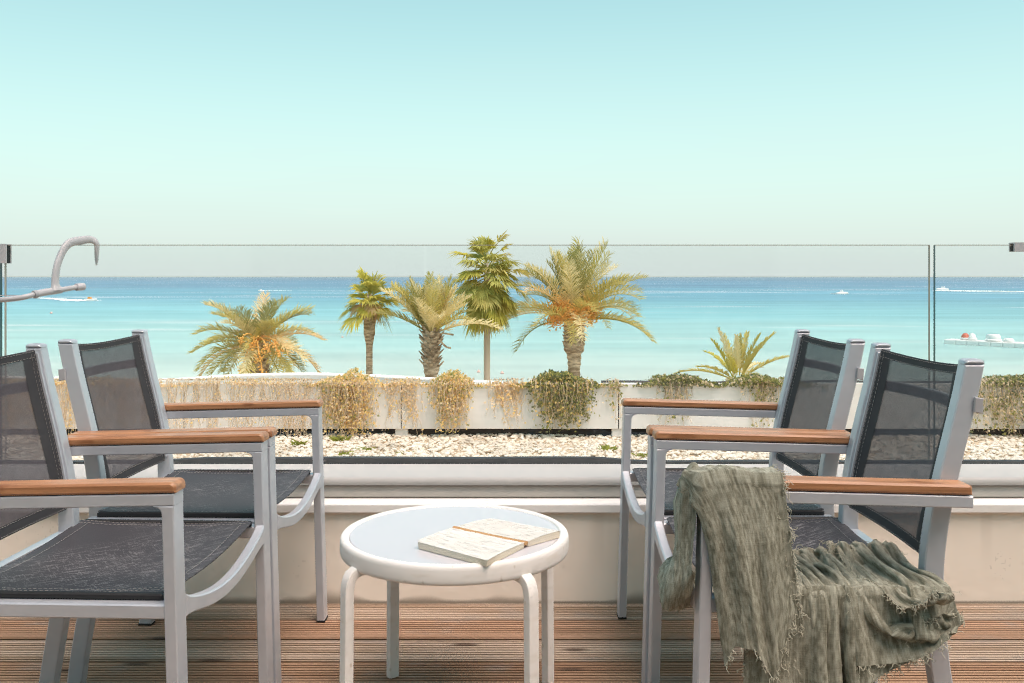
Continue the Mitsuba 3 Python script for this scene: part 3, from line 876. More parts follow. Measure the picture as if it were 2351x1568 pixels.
def inflatable(lab, s, L, H, m, cone):
    t = thing('inflatable', lab, 'inflatable', 'inflatables lying on the pontoon')
    dome = lathe([(0.02, H), (L * .18, H * .96), (L * .34, H * .75), (L * .45, H * .4), (L * .48, 0.12), (L * .44, 0)] if cone else [(0.02, H), (L * .4, H), (L * .47, H * .8), (L * .5, H * .45), (L * .47, 0.1), (L * .4, 0)], 20)
    dome.apply_translation(a + d * s + [0, 0, 0.72])
    put('body', dome, m, t, smooth=50)
    ring = lathe([(L * .5, .05), (L * .56, .12), (L * .58, .22), (L * .54, .32), (L * .47, .34)], 20)
    ring.apply_translation(a + d * s + [0, 0, 0.72])
    put('rim', ring, 'boat_white', t, smooth=50)


inflatable('red and white inflatable dome, left on the pontoon', 2.6, 1.3, 1.0, 'float_red', True)
inflatable('white inflatable beside the red one on the pontoon', 3.6, 1.2, 1.05, 'boat_white', True)
inflatable('large white boxy inflatable on the pontoon near the frame edge', 6.6, 2.0, 1.0, 'boat_white', False)
inflatable('low white inflatable, rightmost on the pontoon', 8.7, 1.3, 0.55, 'boat_white', False)
for px_, py_, lab in ((118, 720, 'tiny pinkish buoy on the sea below the airer'), (1099, 855, 'tiny pinkish buoy near the shore left of the thin trunk'), (1153, 858, 'second tiny pinkish buoy near the shore, just right of the thin trunk'), (786, 775, 'tiny pale buoy left of the slender fan palm')):
    c = on_sea(px_, py_)
    s = (py_ - 636) / 120
    r_ = 0.4 if py_ < 760 else 0.2
    m = lathe([(0.01, r_ * 1.5), (r_ * .3, r_ * 1.35), (r_ * .5, r_ * .9), (r_, r_ * .5), (r_ * .9, 0), (r_ * .5, -r_ * .3)], 14)
    m.apply_translation(c)
    k = put('buoy', m, 'buoy_pink', smooth=60)
    labels[k] = {'label': lab, 'category': 'buoy', 'group': 'buoys on the water'}

# ------------------------------------------------------------------ the hotel front behind the camera
hf = thing('hotel_front', 'white hotel front with glass doors behind the camera, outside the frame', 'building')
for x0, x1, z0, z1 in ((-7, -2.4, -0.05, 3.0), (2.4, 7, -0.05, 3.0), (-2.396, 2.396, 2.35, 3.0)):
    put('wall', box(x0, x1, -2.3, -2.0, z0, z1, 0.004), 'wall_white', hf)
for k in range(3):
    x0 = -2.39 + k * 1.595
    put('door', box(x0 + .01, x0 + 1.58, -2.2, -2.14, 0.0, 2.34, 0.004), 'dark_gap', hf)
    put('door__pane', box(x0 + .09, x0 + 1.5, -2.139, -2.135, 0.09, 2.26, 0), 'door_glass', hf, smooth=False)

# ------------------------------------------------------------------ chairs
W2, LW = 0.280, 0.046                          # half width, leg width along y


def knee_line(z):
    return np.interp(z, [0, 0.06, 0.36, 0.43, 0.5, 0.57, 0.868], [-0.508, -0.5, -0.457, -0.450, -0.452, -0.461, -0.530])


def post_outline():
    zs = np.concatenate([np.linspace(0.004, 0.36, 6), np.linspace(0.38, 0.58, 9), np.linspace(0.6, 0.862, 6)])
    xs_ = CubicSpline([0, 0.2, 0.4, 0.46, 0.6, 0.868], [-0.508, -0.478, -0.4525, -0.4515, -0.469, -0.530])(zs)
    w = 0.019
    return [(x_ + w, z_) for x_, z_ in zip(xs_, zs)] + [(x_ - w, z_) for x_, z_ in zip(xs_[::-1], zs[::-1])]


POST_X = CubicSpline([0, 0.2, 0.4, 0.46, 0.6, 0.868], [-0.508, -0.478, -0.4525, -0.4515, -0.469, -0.530])
ARM_SLOPE = 0.028


def arm_z(x, z):
    return z + ARM_SLOPE * x


def chair_parts():
    """A list of (name, mesh, material, smooth); names may hold a sub-part after two underscores."""
    out = []
    for s in (1, -1):
        y0 = W2 - LW if s > 0 else -W2
        leg = [(-0.023, 0.6165 - 0.0006), (-0.0, 0.6172), (0.0, 0.6), (0.0165, 0.004), (-0.0065, 0.004), (-0.0225, 0.585)]
        fil = [(-0.0225 - 0.016 * (1 - math.cos(a)), 0.6 + 0.0155 * math.sin(a)) for a in np.linspace(0, PI / 2, 6)]
        out.append(('front_leg', loft([(0.0, 0.617), (0.0, 0.6), (0.0165, 0.004), (-0.0065, 0.004)] + fil, LW, 0.0022, 'y', y0), 'frame_metal', 30))
        rail = [(0.0, 0.6175), (0.0, 0.6385)] + [(x_, arm_z(x_, 0.639)) for x_ in (-0.2, -0.5)] + [(x_, arm_z(x_, 0.617)) for x_ in (-0.5, -0.2)]
        out.append(('arm_rail', loft(rail, LW, 0.0018, 'y', y0), 'frame_metal', 30))
        arm = [(-0.498, arm_z(-0.498, 0.6408))] + [(-0.498 + 0.006 * (1 - math.cos(a)), arm_z(-0.49, 0.6595 - 0.006 + 0.006 * math.sin(a))) for a in np.linspace(0, PI / 2, 4)]
        arm += [(0.004 - 0.011 + 0.011 * math.sin(a), 0.6595 - 0.011 + 0.011 * math.cos(a)) for a in np.linspace(0, PI / 2, 6)] + [(0.004, 0.6408)]
        out.append(('armrest', loft(arm, LW + 0.004, 0.004, 'y', y0 - 0.002), 'arm_wood', 40))
        yp = 0.198 if s > 0 else -0.228
        out.append(('rear_leg', loft(post_outline(), 0.03, 0.0025, 'y', yp), 'frame_metal', 30))
        cz = 0.862
        x_ = float(POST_X(cz))
        capo = [(x_ - 0.0195, cz + 0.0008), (x_ + 0.0195, cz + 0.0008), (x_ + 0.019, cz + 0.007), (x_ + 0.012, cz + 0.0105), (x_ - 0.012, cz + 0.0105), (x_ - 0.019, cz + 0.007)]
        out.append(('post_cap', loft(capo, 0.031, 0.004, 'y', yp - 0.0005), 'frame_metal', 50))
        zs = np.linspace(0.5, 0.852, 14)
        ch = [(float(POST_X(z_)) + 0.013, z_) for z_ in zs] + [(float(POST_X(z_)) + 0.003, z_) for z_ in zs[::-1]]
        out.append(('channel', loft(ch, 0.006, 0.001, 'y', 0.1915 if s > 0 else -0.1975), 'frame_metal', 30))
        # seat side rail, from the front leg back past the post
        ry = W2 - 0.004 - 0.034 if s > 0 else -W2 + 0.004
        out.append(('seat_rail', loft([(-0.0075, 0.411), (-0.0105, 0.4375), (-0.452, 0.4375), (-0.452, 0.411)], 0.034, 0.0025, 'y', ry), 'frame_metal', 30))
        ky = 0.2435 if s > 0 else -0.2565
        out.append(('seat__roll', loft([(-0.03, 0.4385), (-0.03, 0.4475), (-0.034, 0.4505), (-0.43, 0.4505), (-0.436, 0.4475), (-0.436, 0.4385)], 0.013, 0.003, 'y', ky), 'black_rubber', 40))
        out.append(('foot', loft([(-0.0075, 0.0), (0.0175, 0.0), (0.0172, 0.0055), (-0.0073, 0.0055)], LW + 0.001, 0.001, 'y', y0 - 0.0005), 'black_rubber', 30))
        xx = float(POST_X(0.0))
        out.append(('foot', loft([(xx - 0.0198, 0), (xx + 0.0198, 0), (xx + 0.0198, 0.0055), (xx - 0.0198, 0.0055)], 0.031, 0.001, 'y', yp - 0.0005), 'black_rubber', 30))
    # curved front bar
    yy = np.linspace(-(W2 - LW) - 0.001, W2 - LW + 0.001, 33)
    u = yy / (W2 - LW)
    zc = 0.422 - 0.04 * (1 - u ** 2) * (1 + 0.35 * (1 - u ** 2)) / 1.35
    top, bot = zc + 0.0145 + 0.008 * np.abs(u) ** 10, zc - 0.0145 - 0.006 * np.abs(u) ** 10
    bar_ = loft([(a, b) for a, b in zip(yy, bot)] + [(a, b) for a, b in zip(yy[::-1], top[::-1])], 0.022, 0.003, 'x', -0.0155)
    out.append(('front_rail', bar_, 'frame_metal', 35))
    out.append(('rear_rail', box(-0.468, -0.446, -0.1975, 0.1975, 0.412, 0.436, 0.003), 'frame_metal', 30))
    # crossbar behind the backrest, bowed
    yy = np.linspace(-0.197, 0.197, 17)
    bow = 0.03 * (1 - (yy / 0.2) ** 2)
    xc = float(POST_X(0.775))
    o = [(b, -(xc - 0.006 - w)) for b, w in zip(yy, bow)] + [(b, -(xc - 0.018 - w)) for b, w in zip(yy[::-1], bow[::-1])]
    cb = loft([(q[1] * -1, q[0]) for q in o], 0.024, 0.002, 'z', 0.764)
    out.append(('back_rail', cb, 'frame_metal', 35))
    # seat sling with a soft sag and rounded front edge
    nx, ny = 26, 24
    X, Y = np.meshgrid(np.linspace(-0.438, -0.026, nx), np.linspace(-0.243, 0.243, ny), indexing='ij')
    Z = 0.4505 - 0.012 * (1 - (Y / 0.243) ** 2) - 0.006 * np.sin(np.clip((X + 0.438) / 0.412, 0, 1) * PI) + 0.0012 * np.sin(X * 31) * np.cos(Y * 17)
    out.append(('seat', sheet(X, Y, Z, 0.003), 'sling_seat', 30))
    # backrest sling
    def back_surface(y_, z_, off=0.0):
        b = 1 - (y_ / 0.2) ** 2
        return POST_X(z_) + 0.008 - 0.03 * b * (0.2 + 0.8 * np.sin(np.clip((z_ - 0.47) / 0.5, 0, 1) * PI)) + off
    def patch(y0, y1, z0, z1, off, thick, m_, name, ny=20, nz=22):
        Yp, Zp = np.meshgrid(np.linspace(y0, y1, ny), np.linspace(z0, z1, nz), indexing='ij')
        Zs = Zp - 0.010 * (1 - (Yp / 0.2) ** 2) * np.clip((Zp - 0.7) / 0.15, 0, 1)
        out.append((name, sheet(back_surface(Yp, Zs, off), Yp, Zs, thick, single=thick == 0), m_, True if thick == 0 else 30))
    patch(-0.1905, 0.1905, 0.488, 0.861, 0, 0, 'sling_back', 'backrest')
    for q in ((-0.191, -0.15, 0.49, 0.859), (0.15, 0.191, 0.49, 0.859)):
        patch(*q, 0.0016, 0, 'sling_hem', 'backrest__hem', 6, 22)
    for q in ((-0.15, 0.15, 0.842, 0.8605), (-0.15, 0.15, 0.4885, 0.512)):
        patch(*q, 0.0016, 0, 'sling_hem', 'backrest__hem', 20, 5)
    # stitching: dashes along the hems
    def dash_line(pts, dash=0.006, gap=0.004, r=0.00055):
        p = np.asarray(pts)
        s = np.concatenate([[0], np.cumsum(np.linalg.norm(np.diff(p, axis=0), axis=1))])
        ms, q = [], 0.0
        while q + dash < s[-1]:
            e = np.array([[np.interp(k, s, p[:, j]) for j in range(3)] for k in (q, q + dash)])
            ms.append(tube(e, r, 3))
            q += dash + gap
        return cat(ms)
    ms = []
    def on_back(ya, yb, za, zb, n=40):
        yq, zq = np.linspace(ya, yb, n), np.linspace(za, zb, n)
        zq = zq - 0.010 * (1 - (yq / 0.2) ** 2) * np.clip((zq - 0.7) / 0.15, 0, 1)
        return np.column_stack([back_surface(yq, zq, 0.0028), yq, zq])
    for z_ in (0.8575, 0.844, 0.492, 0.510):
        ms.append(dash_line(on_back(-0.188, 0.188, z_, z_)))
    for y_ in (-0.186, -0.177, 0.177, 0.186):
        ms.append(dash_line(on_back(y_, y_, 0.492, 0.857)))
    out.append(('backrest__stitching', cat(ms), 'thread', False))
    ms = []
    zsag = lambda x_, y_: 0.4505 - 0.012 * (1 - (y_ / 0.243) ** 2) - 0.006 * np.sin(np.clip((x_ + 0.438) / 0.412, 0, 1) * PI) + 0.0012 * np.sin(x_ * 31) * np.cos(y_ * 17) + 0.0024
    for xa, xb, ya, yb in ((-0.43, -0.03, -0.236, -0.236), (-0.43, -0.03, -0.222, -0.222), (-0.43, -0.03, 0.236, 0.236), (-0.43, -0.03, 0.222, 0.222), (-0.41, -0.41, -0.23, 0.23), (-0.045, -0.045, -0.23, 0.23)):
        xq, yq = np.linspace(xa, xb, 40), np.linspace(ya, yb, 40)
        ms.append(dash_line(np.column_stack([xq, yq, zsag(xq, yq)])))
    out.append(('seat__stitching', cat(ms), 'thread', False))
    # plastic clip on the outer back of each post
    for yp in (-0.236, 0.229):
        xc = float(POST_X(0.78))
        out.append(('clip', loft([(xc - 0.029, 0.77), (xc - 0.012, 0.773), (xc - 0.014, 0.802), (xc - 0.031, 0.799)], 0.006, 0.0015, 'y', yp), 'grey_plastic', 30))
    return out


def sheet(X, Y, Z, thick, single=False):
    """A grid of points as a sheet; thickness goes downwards along the surface normal."""
    n, m = X.shape
    v = np.stack([X, Y, Z], -1)
    i, j = np.meshgrid(np.arange(n - 1), np.arange(m - 1), indexing='ij')
    q = np.stack([i * m + j, (i + 1) * m + j, (i + 1) * m + j + 1, i * m + j + 1], -1).reshape(-1, 4)
    f = np.vstack([q[:, [0, 1, 2]], q[:, [0, 2, 3]]])
    if single:
        return tri(v.reshape(-1, 3), f)
    du, dv = np.gradient(v, axis=0), np.gradient(v, axis=1)
    nn = np.cross(du, dv)
    nn /= np.linalg.norm(nn, axis=-1, keepdims=True) + 1e-12
    lo = v - nn * thick
    N = n * m
    ring = [(0, k) for k in range(m)] + [(k, m - 1) for k in range(1, n)] + [(n - 1, k) for k in range(m - 2, -1, -1)] + [(k, 0) for k in range(n - 2, 0, -1)]
    r = np.array([a * m + b for a, b in ring])
    r2 = np.roll(r, -1)
    side = np.vstack([np.column_stack([r, r2 + N, r2]), np.column_stack([r, r + N, r2 + N])])
    return tri(np.vstack([v.reshape(-1, 3), lo.reshape(-1, 3)]), np.vstack([f, f[:, ::-1] + N, side[:, ::-1]]))


built = [(n, mikit.ply(m, b, smooth=s)) for n, m, b, s in chair_parts()]
# (front x, centre y, heading in degrees, label)
CHAIRS = [(-0.597, 1.942, -2.2, 'grey sling chair with wooden arms, nearest on the left, cut by the frame'),
          (-0.580, 2.522, -1.2, 'grey sling chair with wooden arms on the left, beside the parapet'),
          (0.347, 1.978, 180.4, 'grey sling chair on the right holding the olive green throw'),
          (0.338, 2.548, 180.2, 'grey sling chair with wooden arms on the right, farthest, beside the parapet')]
for fx, cy, yaw, lab in CHAIRS:
    t = thing('armchair', lab, 'chair', 'four grey sling chairs facing the table')
    M = T().translate([fx, cy, 0.0015]).rotate([0, 0, 1], yaw)
    for n, d_ in built:
        put(n, {**d_, 'to_world': M}, None, t)

# ------------------------------------------------------------------ table
TX, TY, TZ, TR = -0.1327, 2.16, 0.438, 0.265
tb = thing('side_table', 'round white side table with pale glass top between the chairs', 'table')
prof = []
for a in np.linspace(0, 2 * PI, 29):
    ca_, sa_ = math.cos(a), math.sin(a)
    prof.append((TR - 0.0115 + 0.0115 * np.sign(ca_) * abs(ca_) ** 0.7, TZ - 0.0218 + 0.0218 * np.sign(sa_) * abs(sa_) ** 0.55))
rim = lathe(prof[::-1], 120)
rim.fix_normals()
rim.apply_translation([TX, TY, 0])
put('rim', rim, 'table_white', tb, smooth=40)
gl = lathe([(0.0001, TZ - 0.0035), (TR - 0.0225, TZ - 0.0035), (TR - 0.0225, TZ - 0.0095), (0.0001, TZ - 0.0095)], 120)
gl.apply_translation([TX, TY, 0])
gl.fix_normals()
put('glass_top', gl, 'table_glass', tb, smooth=30)
for k in range(4):
    a = math.radians(-52 - 90 * k)
    path = smooth_path([(0.228, 0.3955), (0.252, 0.3955), (0.2695, 0.389), (0.279, 0.369), (0.281, 0.34), (0.282, 0.2), (0.2835, 0.0025)], 40)
    dx, dy = math.cos(a), math.sin(a)
    pp = np.array([(TX + dx * r_, TY + dy * r_, z_) for r_, z_ in path])
    # rectangular bent leg with softened corners
    tg = np.gradient(pp, axis=0)
    tg /= np.linalg.norm(tg, axis=1, keepdims=True)
    side = np.array([-dy, dx, 0.0])
    nor = np.cross(tg, side)
    hw_, hd, rc = 0.0135, 0.011, 0.004
    sec = []
    for cx, cy, a0 in ((hw_ - rc, hd - rc, 0), (-hw_ + rc, hd - rc, 90), (-hw_ + rc, -hd + rc, 180), (hw_ - rc, -hd + rc, 270)):
        for q in (0, 45, 90):
            sec.append((cx + rc * math.cos(math.radians(a0 + q)), cy + rc * math.sin(math.radians(a0 + q))))
    sec = np.array(sec)
    vv = pp[:, None] + sec[None, :, :1] * side + sec[None, :, 1:] * nor[:, None]
    S, N_ = len(sec), len(pp)
    i, j = np.meshgrid(np.arange(N_ - 1), np.arange(S), indexing='ij')
    qd = np.stack([i * S + j, i * S + (j + 1) % S, (i + 1) * S + (j + 1) % S, (i + 1) * S + j], -1).reshape(-1, 4)
    ff = np.vstack([qd[:, [0, 1, 2]], qd[:, [0, 2, 3]], [[(N_ - 1) * S, (N_ - 1) * S + q, (N_ - 1) * S + q + 1] for q in range(1, S - 1)], [[0, q + 1, q] for q in range(1, S - 1)]])
    lg = tri(vv.reshape(-1, 3), ff)
    lg.fix_normals()
    put('leg', lg, 'table_white', tb, smooth=40)

# ------------------------------------------------------------------ the open book on the table


def on_table(px_, py_, z):
    y_ = (CAM_Z - z) * F / (py_ - 636)
    return np.array([(px_ - 1175.5) * y_ / F, y_, z])


BT = TZ - 0.0030 + 0.0165
L_, Fr, R_, Bk = on_table(957, 1243, BT), on_table(1119, 1287, BT - 0.002), on_table(1288, 1219, BT), on_table(1130, 1190, BT)
SpF, SpB = on_table(1208, 1245, BT - 0.004), on_table(1042, 1211, BT - 0.004)
bk = thing('book', 'open book with ribbed whitish pages lying on the glass table top', 'book')
BZ = TZ - 0.0030


def page_block(c00, c10, c11, c01, seed, name, mat_, top_mat):
    """A stack of pages between four top corners (outer front, outer back, spine back, spine front), its top rippled across."""
    rng = np.random.default_rng(seed)
    nu, nv = 90, 70
    U, V = np.meshgrid(np.linspace(0, 1, nu), np.linspace(0, 1, nv), indexing='ij')
    P_ = ((1 - U)[..., None] * (1 - V)[..., None] * c00 + U[..., None] * (1 - V)[..., None] * c10 + U[..., None] * V[..., None] * c11 + (1 - U)[..., None] * V[..., None] * c01)
    q = np.stack([U * 4.0 + 0.5 * np.sin(V * 5), V * 15, U * 0 + seed], -1)
    ridge = 1 - np.clip(np.abs(meshkit.fbm(q, 3, seed) - 0.5) * 4.5, 0, 1)
    edge = np.clip(np.minimum(V, 1 - V) * 12, 0, 1)
    P_[..., 2] += -0.0034 * ridge ** 1.5 * edge * np.clip(np.minimum(U, 1 - U) * 25, 0.25, 1) + 0.0016 + 0.003 * np.sin(V * PI) * 0.6 - 0.0016 * (1 - edge)
    jit = 0.0006 * (meshkit.noise(np.stack([U * 40, V * 40, U * 0], -1), seed) - 0.5)
    P_[..., 0] += jit
    top_ = sheet(P_[..., 0], P_[..., 1], P_[..., 2], 0, single=True)
    k1 = put(name, top_, top_mat, bk, smooth=True, uv=np.column_stack([U.ravel(), V.ravel()]))
    # the block below: side walls down to the table
    ring = [(0, k) for k in range(nv)] + [(k, nv - 1) for k in range(1, nu)] + [(nu - 1, k) for k in range(nv - 2, -1, -1)] + [(k, 0) for k in range(nu - 2, 0, -1)]
    r0 = np.array([P_[a_, b_] for a_, b_ in ring])
    cen = r0.mean(0)
    rows = []
    for h in np.linspace(0, 1, 9):
        r1 = r0.copy()
        r1[:, 2] = r0[:, 2] * (1 - h) + (BZ + 0.0008) * h - 0.0004
        r1[:, :2] += (cen[:2] - r0[:, :2]) * (0.012 + 0.02 * h + 0.006 * math.sin(h * 23 + seed))
        rows.append(r1)
    n_ = len(r0)
    vv = np.vstack(rows)
    i, j = np.meshgrid(np.arange(8), np.arange(n_), indexing='ij')
    qd = np.stack([i * n_ + j, i * n_ + (j + 1) % n_, (i + 1) * n_ + (j + 1) % n_, (i + 1) * n_ + j], -1).reshape(-1, 4)
    put('page_block', tri(vv, np.vstack([qd[:, [0, 1, 2]], qd[:, [0, 2, 3]]])), mat_, bk, smooth=False)


gapv = (Fr - L_) * 0.0
page_block(Fr, L_, SpB * 0.985 + L_ * 0.015, SpF * 0.985 + Fr * 0.015, 3, 'page', 'page_edge', 'page_shade_lines')
page_block(R_, Bk, SpB * 0.94 + Bk * 0.06, SpF * 0.94 + R_ * 0.06, 4, 'page', 'page_edge', 'page_shade_lines')
sp = smooth_path([SpB + [0, 0, 0.0005], SpB * .5 + SpF * .5 + [0, 0, -0.002], SpF + [0, 0, -0.002]], 20)
put('spine', tube(sp, np.linspace(0.006, 0.0085, 20), 8, 0.5), 'tape_brown', bk, smooth=50)

# ------------------------------------------------------------------ the olive throw over the right near chair
th = thing('throw_blanket', 'crumpled olive green linen throw with frayed edges over the right near chair', 'throw')


def drape(rows, nu, nv, folds, seed, name='drape', thick=0.0025, fringe=(), uvs=(1, 1), flen=0.03, flat_top=False):
    """rows: lists of control points (rows run across, points run down the cloth). folds: (amplitude top, amplitude bottom, number across)."""
    rng = np.random.default_rng(seed)
    C = np.array(rows, float)
    R, Q = C.shape[:2]
    u, v_ = np.linspace(0, 1, nu), np.linspace(0, 1, nv)
    S = np.stack([RectBivariateSpline(np.linspace(0, 1, R), np.linspace(0, 1, Q), C[..., k], kx=min(3, R - 1), ky=min(3, Q - 1))(u, v_) for k in range(3)], -1)
    du, dv = np.gradient(S, axis=0), np.gradient(S, axis=1)
    nn = np.cross(du, dv)
    nn /= np.linalg.norm(nn, axis=-1, keepdims=True) + 1e-12
    U, V = np.meshgrid(u, v_, indexing='ij')
    at_, ab, k = folds
    amp = at_ + (ab - at_) * V
    wx = 0.35 * (meshkit.fbm(np.stack([U * 2.0, V * 2.0, U * 0 + seed], -1), 2, seed + 2) - 0.5)
    f1 = 1 - 2.6 * np.abs(meshkit.noise(np.stack([(U + wx) * k, V * 0.9 + 0.6 * U, U * 0 + seed], -1), seed) - 0.5)
    f2 = 1 - 2.6 * np.abs(meshkit.noise(np.stack([(U + 1.3 * wx) * k * 2.3, V * 1.7 - U, U * 0 + 3 + seed], -1), seed + 5) - 0.5)
    f4 = 1 - 2.6 * np.abs(meshkit.noise(np.stack([(U + 1.5 * wx) * k * 5.1, V * 2.6 - 1.5 * U, U * 0 + 5 + seed], -1), seed + 7) - 0.5)
    f3 = meshkit.fbm(np.stack([U * 9, V * 9, U * 0 + 8 + seed], -1), 3, seed + 9) - 0.5
    S = S + nn * (amp * (0.85 * (f1 - 0.4) + 0.6 * (f2 - 0.4) + 0.35 * (f4 - 0.4)) * (np.clip(V * 5, 0, 1) if flat_top else 1) + 0.004 * f3)[..., None]
    m = sheet(S[..., 0], S[..., 1], S[..., 2], 0, single=True)
    uv = np.column_stack([(U * uvs[0]).ravel(), (V * uvs[1]).ravel()])
    put(name, mikit.ply(m, 'linen_cloth', smooth=True, uv=uv), None, th)
    for edge, dens in fringe:
        line = {'bottom': S[:, -1], 'top': S[:, 0], 'left': S[0], 'right': S[-1]}[edge]
        inn = {'bottom': S[:, -3], 'top': S[:, 2], 'left': S[2], 'right': S[-3]}[edge]
        s = np.concatenate([[0], np.cumsum(np.linalg.norm(np.diff(line, axis=0), axis=1))])
        ms = []
        for _ in range(int(dens * s[-1] * 150)):
            q = rng.uniform(0, s[-1])
            o = np.array([np.interp(q, s, line[:, j]) for j in range(3)])
            b = np.array([np.interp(q, s, inn[:, j]) for j in range(3)])
            d_ = (o - b) / (np.linalg.norm(o - b) + 1e-9)
            d_ = d_ * 0.6 + rng.normal(size=3) * 0.45 + [0, -0.1, -0.35]
            d_ /= np.linalg.norm(d_)
            p, L = [o], flen * rng.uniform(0.3, 1.1)
            for i in range(7):
                d_ = d_ + rng.normal(size=3) * 0.55 + [0, 0, -0.22]
                d_ /= np.linalg.norm(d_)
                p.append(p[-1] + d_ * L / 7)
            ms.append(tube(p, np.linspace(0.0012, 0.0008, 8), 3))
        put('fringe', cat(ms), 'linen_fringe', th, smooth=False)
    return S


A = at
CH_X, CH_Y = 0.347, 1.978                      # front and centre of the chair under the throw
BOXES = np.array([[CH_X - 0.006, CH_X + 0.500, CH_Y - 0.284, CH_Y - 0.230, 0.60, 0.6625],      # near arm
                  [CH_X - 0.018, CH_X + 0.026, CH_Y - 0.282, CH_Y - 0.232, 0.0, 0.62],         # near front leg
                  [CH_X + 0.01, CH_X + 0.455, CH_Y - 0.278, CH_Y - 0.240, 0.405, 0.4535],      # near seat rail
                  [CH_X + 0.03, CH_X + 0.44, CH_Y - 0.245, CH_Y + 0.24, 0.35, 0.4535],         # seat
                  [CH_X + 0.43, CH_X + 0.475, CH_Y - 0.230, CH_Y - 0.196, 0.0, 0.86]])         # near rear leg


def simulate(P, rest, pins, steps=220, thick=0.0075, seed=0, shear=0.35, bend=0.12, relax=(), self_r=0.0):
    """Position based cloth: P (n, m, 3) starts the sheet, rest is the spacing; pins (n, m) bool stay where they are."""
    from scipy.spatial import cKDTree
    P = P.copy()
    n, m, _ = P.shape
    V = np.zeros_like(P)
    w = np.where(pins, 0.0, 1.0)

    def solve(a, b, wa, wb, L, k):
        d = b - a
        l = np.linalg.norm(d, axis=-1, keepdims=True) + 1e-9
        ws = wa + wb
        c = k * (l - L) / l * d / np.maximum(ws, 1e-9)[..., None]
        return a + c * wa[..., None], b - c * wb[..., None]

    groups = []
    for ax, st in ((0, 1), (1, 1), (0, 2), (1, 2)):
        N = P.shape[ax]
        for o in range(st + 1 if st == 1 else 4):
            idx = np.arange(o, N - st, 2 if st == 1 else 4)
            if len(idx):
                groups.append((ax, idx, idx + st, rest * st, 1.0 if st == 1 else bend))
    ii, jj = np.meshgrid(np.arange(n), np.arange(m), indexing='ij')
    for step in range(steps):
        V[..., 2] -= 3.0 * 0.010
        V *= 0.95
        Q = P + V * 0.010 * w[..., None]
        for it in range(6):
            for ax, ia, ib, L, k in groups:
                if ax == 0:
                    Q[ia], Q[ib] = solve(Q[ia], Q[ib], w[ia], w[ib], L, k)
                else:
                    Q[:, ia], Q[:, ib] = solve(Q[:, ia], Q[:, ib], w[:, ia], w[:, ib], L, k)
            for di in (0, 1):
                for dj in (0, 1):
                    a0, a1, b0, b1 = Q[di:n - 1:2, dj:m - 1:2], Q[di + 1:n:2, dj + 1:m:2], Q[di + 1:n:2, dj:m - 1:2], Q[di:n - 1:2, dj + 1:m:2]
                    wa0, wa1, wb0, wb1 = w[di:n - 1:2, dj:m - 1:2], w[di + 1:n:2, dj + 1:m:2], w[di + 1:n:2, dj:m - 1:2], w[di:n - 1:2, dj + 1:m:2]
                    x0, x1 = solve(a0, a1, wa0, wa1, rest * 1.414, shear)
                    y0, y1 = solve(b0, b1, wb0, wb1, rest * 1.414, shear)
                    Q[di:n - 1:2, dj:m - 1:2], Q[di + 1:n:2, dj + 1:m:2], Q[di + 1:n:2, dj:m - 1:2], Q[di:n - 1:2, dj + 1:m:2] = x0, x1, y0, y1
        if self_r and step % 3 == 0:
            F_ = Q.reshape(-1, 3)
            pr = cKDTree(F_).query_pairs(self_r, output_type='ndarray')
            if len(pr):
                fi, fj = ii.ravel(), jj.ravel()
                far = (np.abs(fi[pr[:, 0]] - fi[pr[:, 1]]) > 2) | (np.abs(fj[pr[:, 0]] - fj[pr[:, 1]]) > 2)
                pr = pr[far]
                d = F_[pr[:, 1]] - F_[pr[:, 0]]
                l = np.linalg.norm(d, axis=1, keepdims=True) + 1e-9
                c = 0.35 * (self_r - l) * d / l
                acc = np.zeros_like(F_)
                np.add.at(acc, pr[:, 0], -c)
                np.add.at(acc, pr[:, 1], c)
                F_ += np.clip(acc, -0.003, 0.003) * w.reshape(-1, 1)
        for b in BOXES:
            lo, hi = b[0::2] - thick, b[1::2] + thick
            ins = ((Q > lo) & (Q < hi)).all(-1) & ~pins
            if ins.any():
                q = Q[ins]
                dist = np.concatenate([q - lo, hi - q], 1)
                dist[:, 2] = 9.0                     # never pushed out below
                dist[:, 5] *= 0.6
                kx = dist.argmin(1)
                r_ = np.arange(len(q))
                ax = kx % 3
                q[r_, ax] = np.where(kx < 3, lo[ax], hi[ax])
                Q[ins] = q
                P[ins] += (q - P[ins]) * 0.75      # friction: most of the step is taken back
        V = (Q - P) / 0.010
        P = Q
    return P


def cloth(P, name='drape', fringe=(), uvs=(1, 1), flen=0.03, seed=0, hem=None, sub=2):
    """The simulated sheet, subdivided by a spline, as a part of the throw, with frayed threads along its edges."""
    rng = np.random.default_rng(seed)
    n, m, _ = P.shape
    u, v_ = np.linspace(0, 1, n), np.linspace(0, 1, m)
    U2, V2 = np.linspace(0, 1, (n - 1) * sub + 1), np.linspace(0, 1, (m - 1) * sub + 1)
    S = np.stack([RectBivariateSpline(u, v_, P[..., k], kx=3, ky=3)(U2, V2) for k in range(3)], -1)
    U, V = np.meshgrid(U2, V2, indexing='ij')
    du, dv = np.gradient(S, axis=0), np.gradient(S, axis=1)
    nn = np.cross(du, dv)
    nn /= np.linalg.norm(nn, axis=-1, keepdims=True) + 1e-12
    fine = meshkit.fbm(np.stack([U * uvs[0] * 26, V * uvs[1] * 9, U * 0 + seed], -1), 3, seed) - 0.5
    S = S + nn * (0.0045 * fine)[..., None]
    mesh = sheet(S[..., 0], S[..., 1], S[..., 2], 0, single=True)
    put(name, mikit.ply(mesh, 'linen_cloth', smooth=True, uv=np.column_stack([(U * uvs[0]).ravel(), (V * uvs[1]).ravel()])), None, th)
    for edge, dens in fringe:
        fray(S, edge, dens, flen, rng)


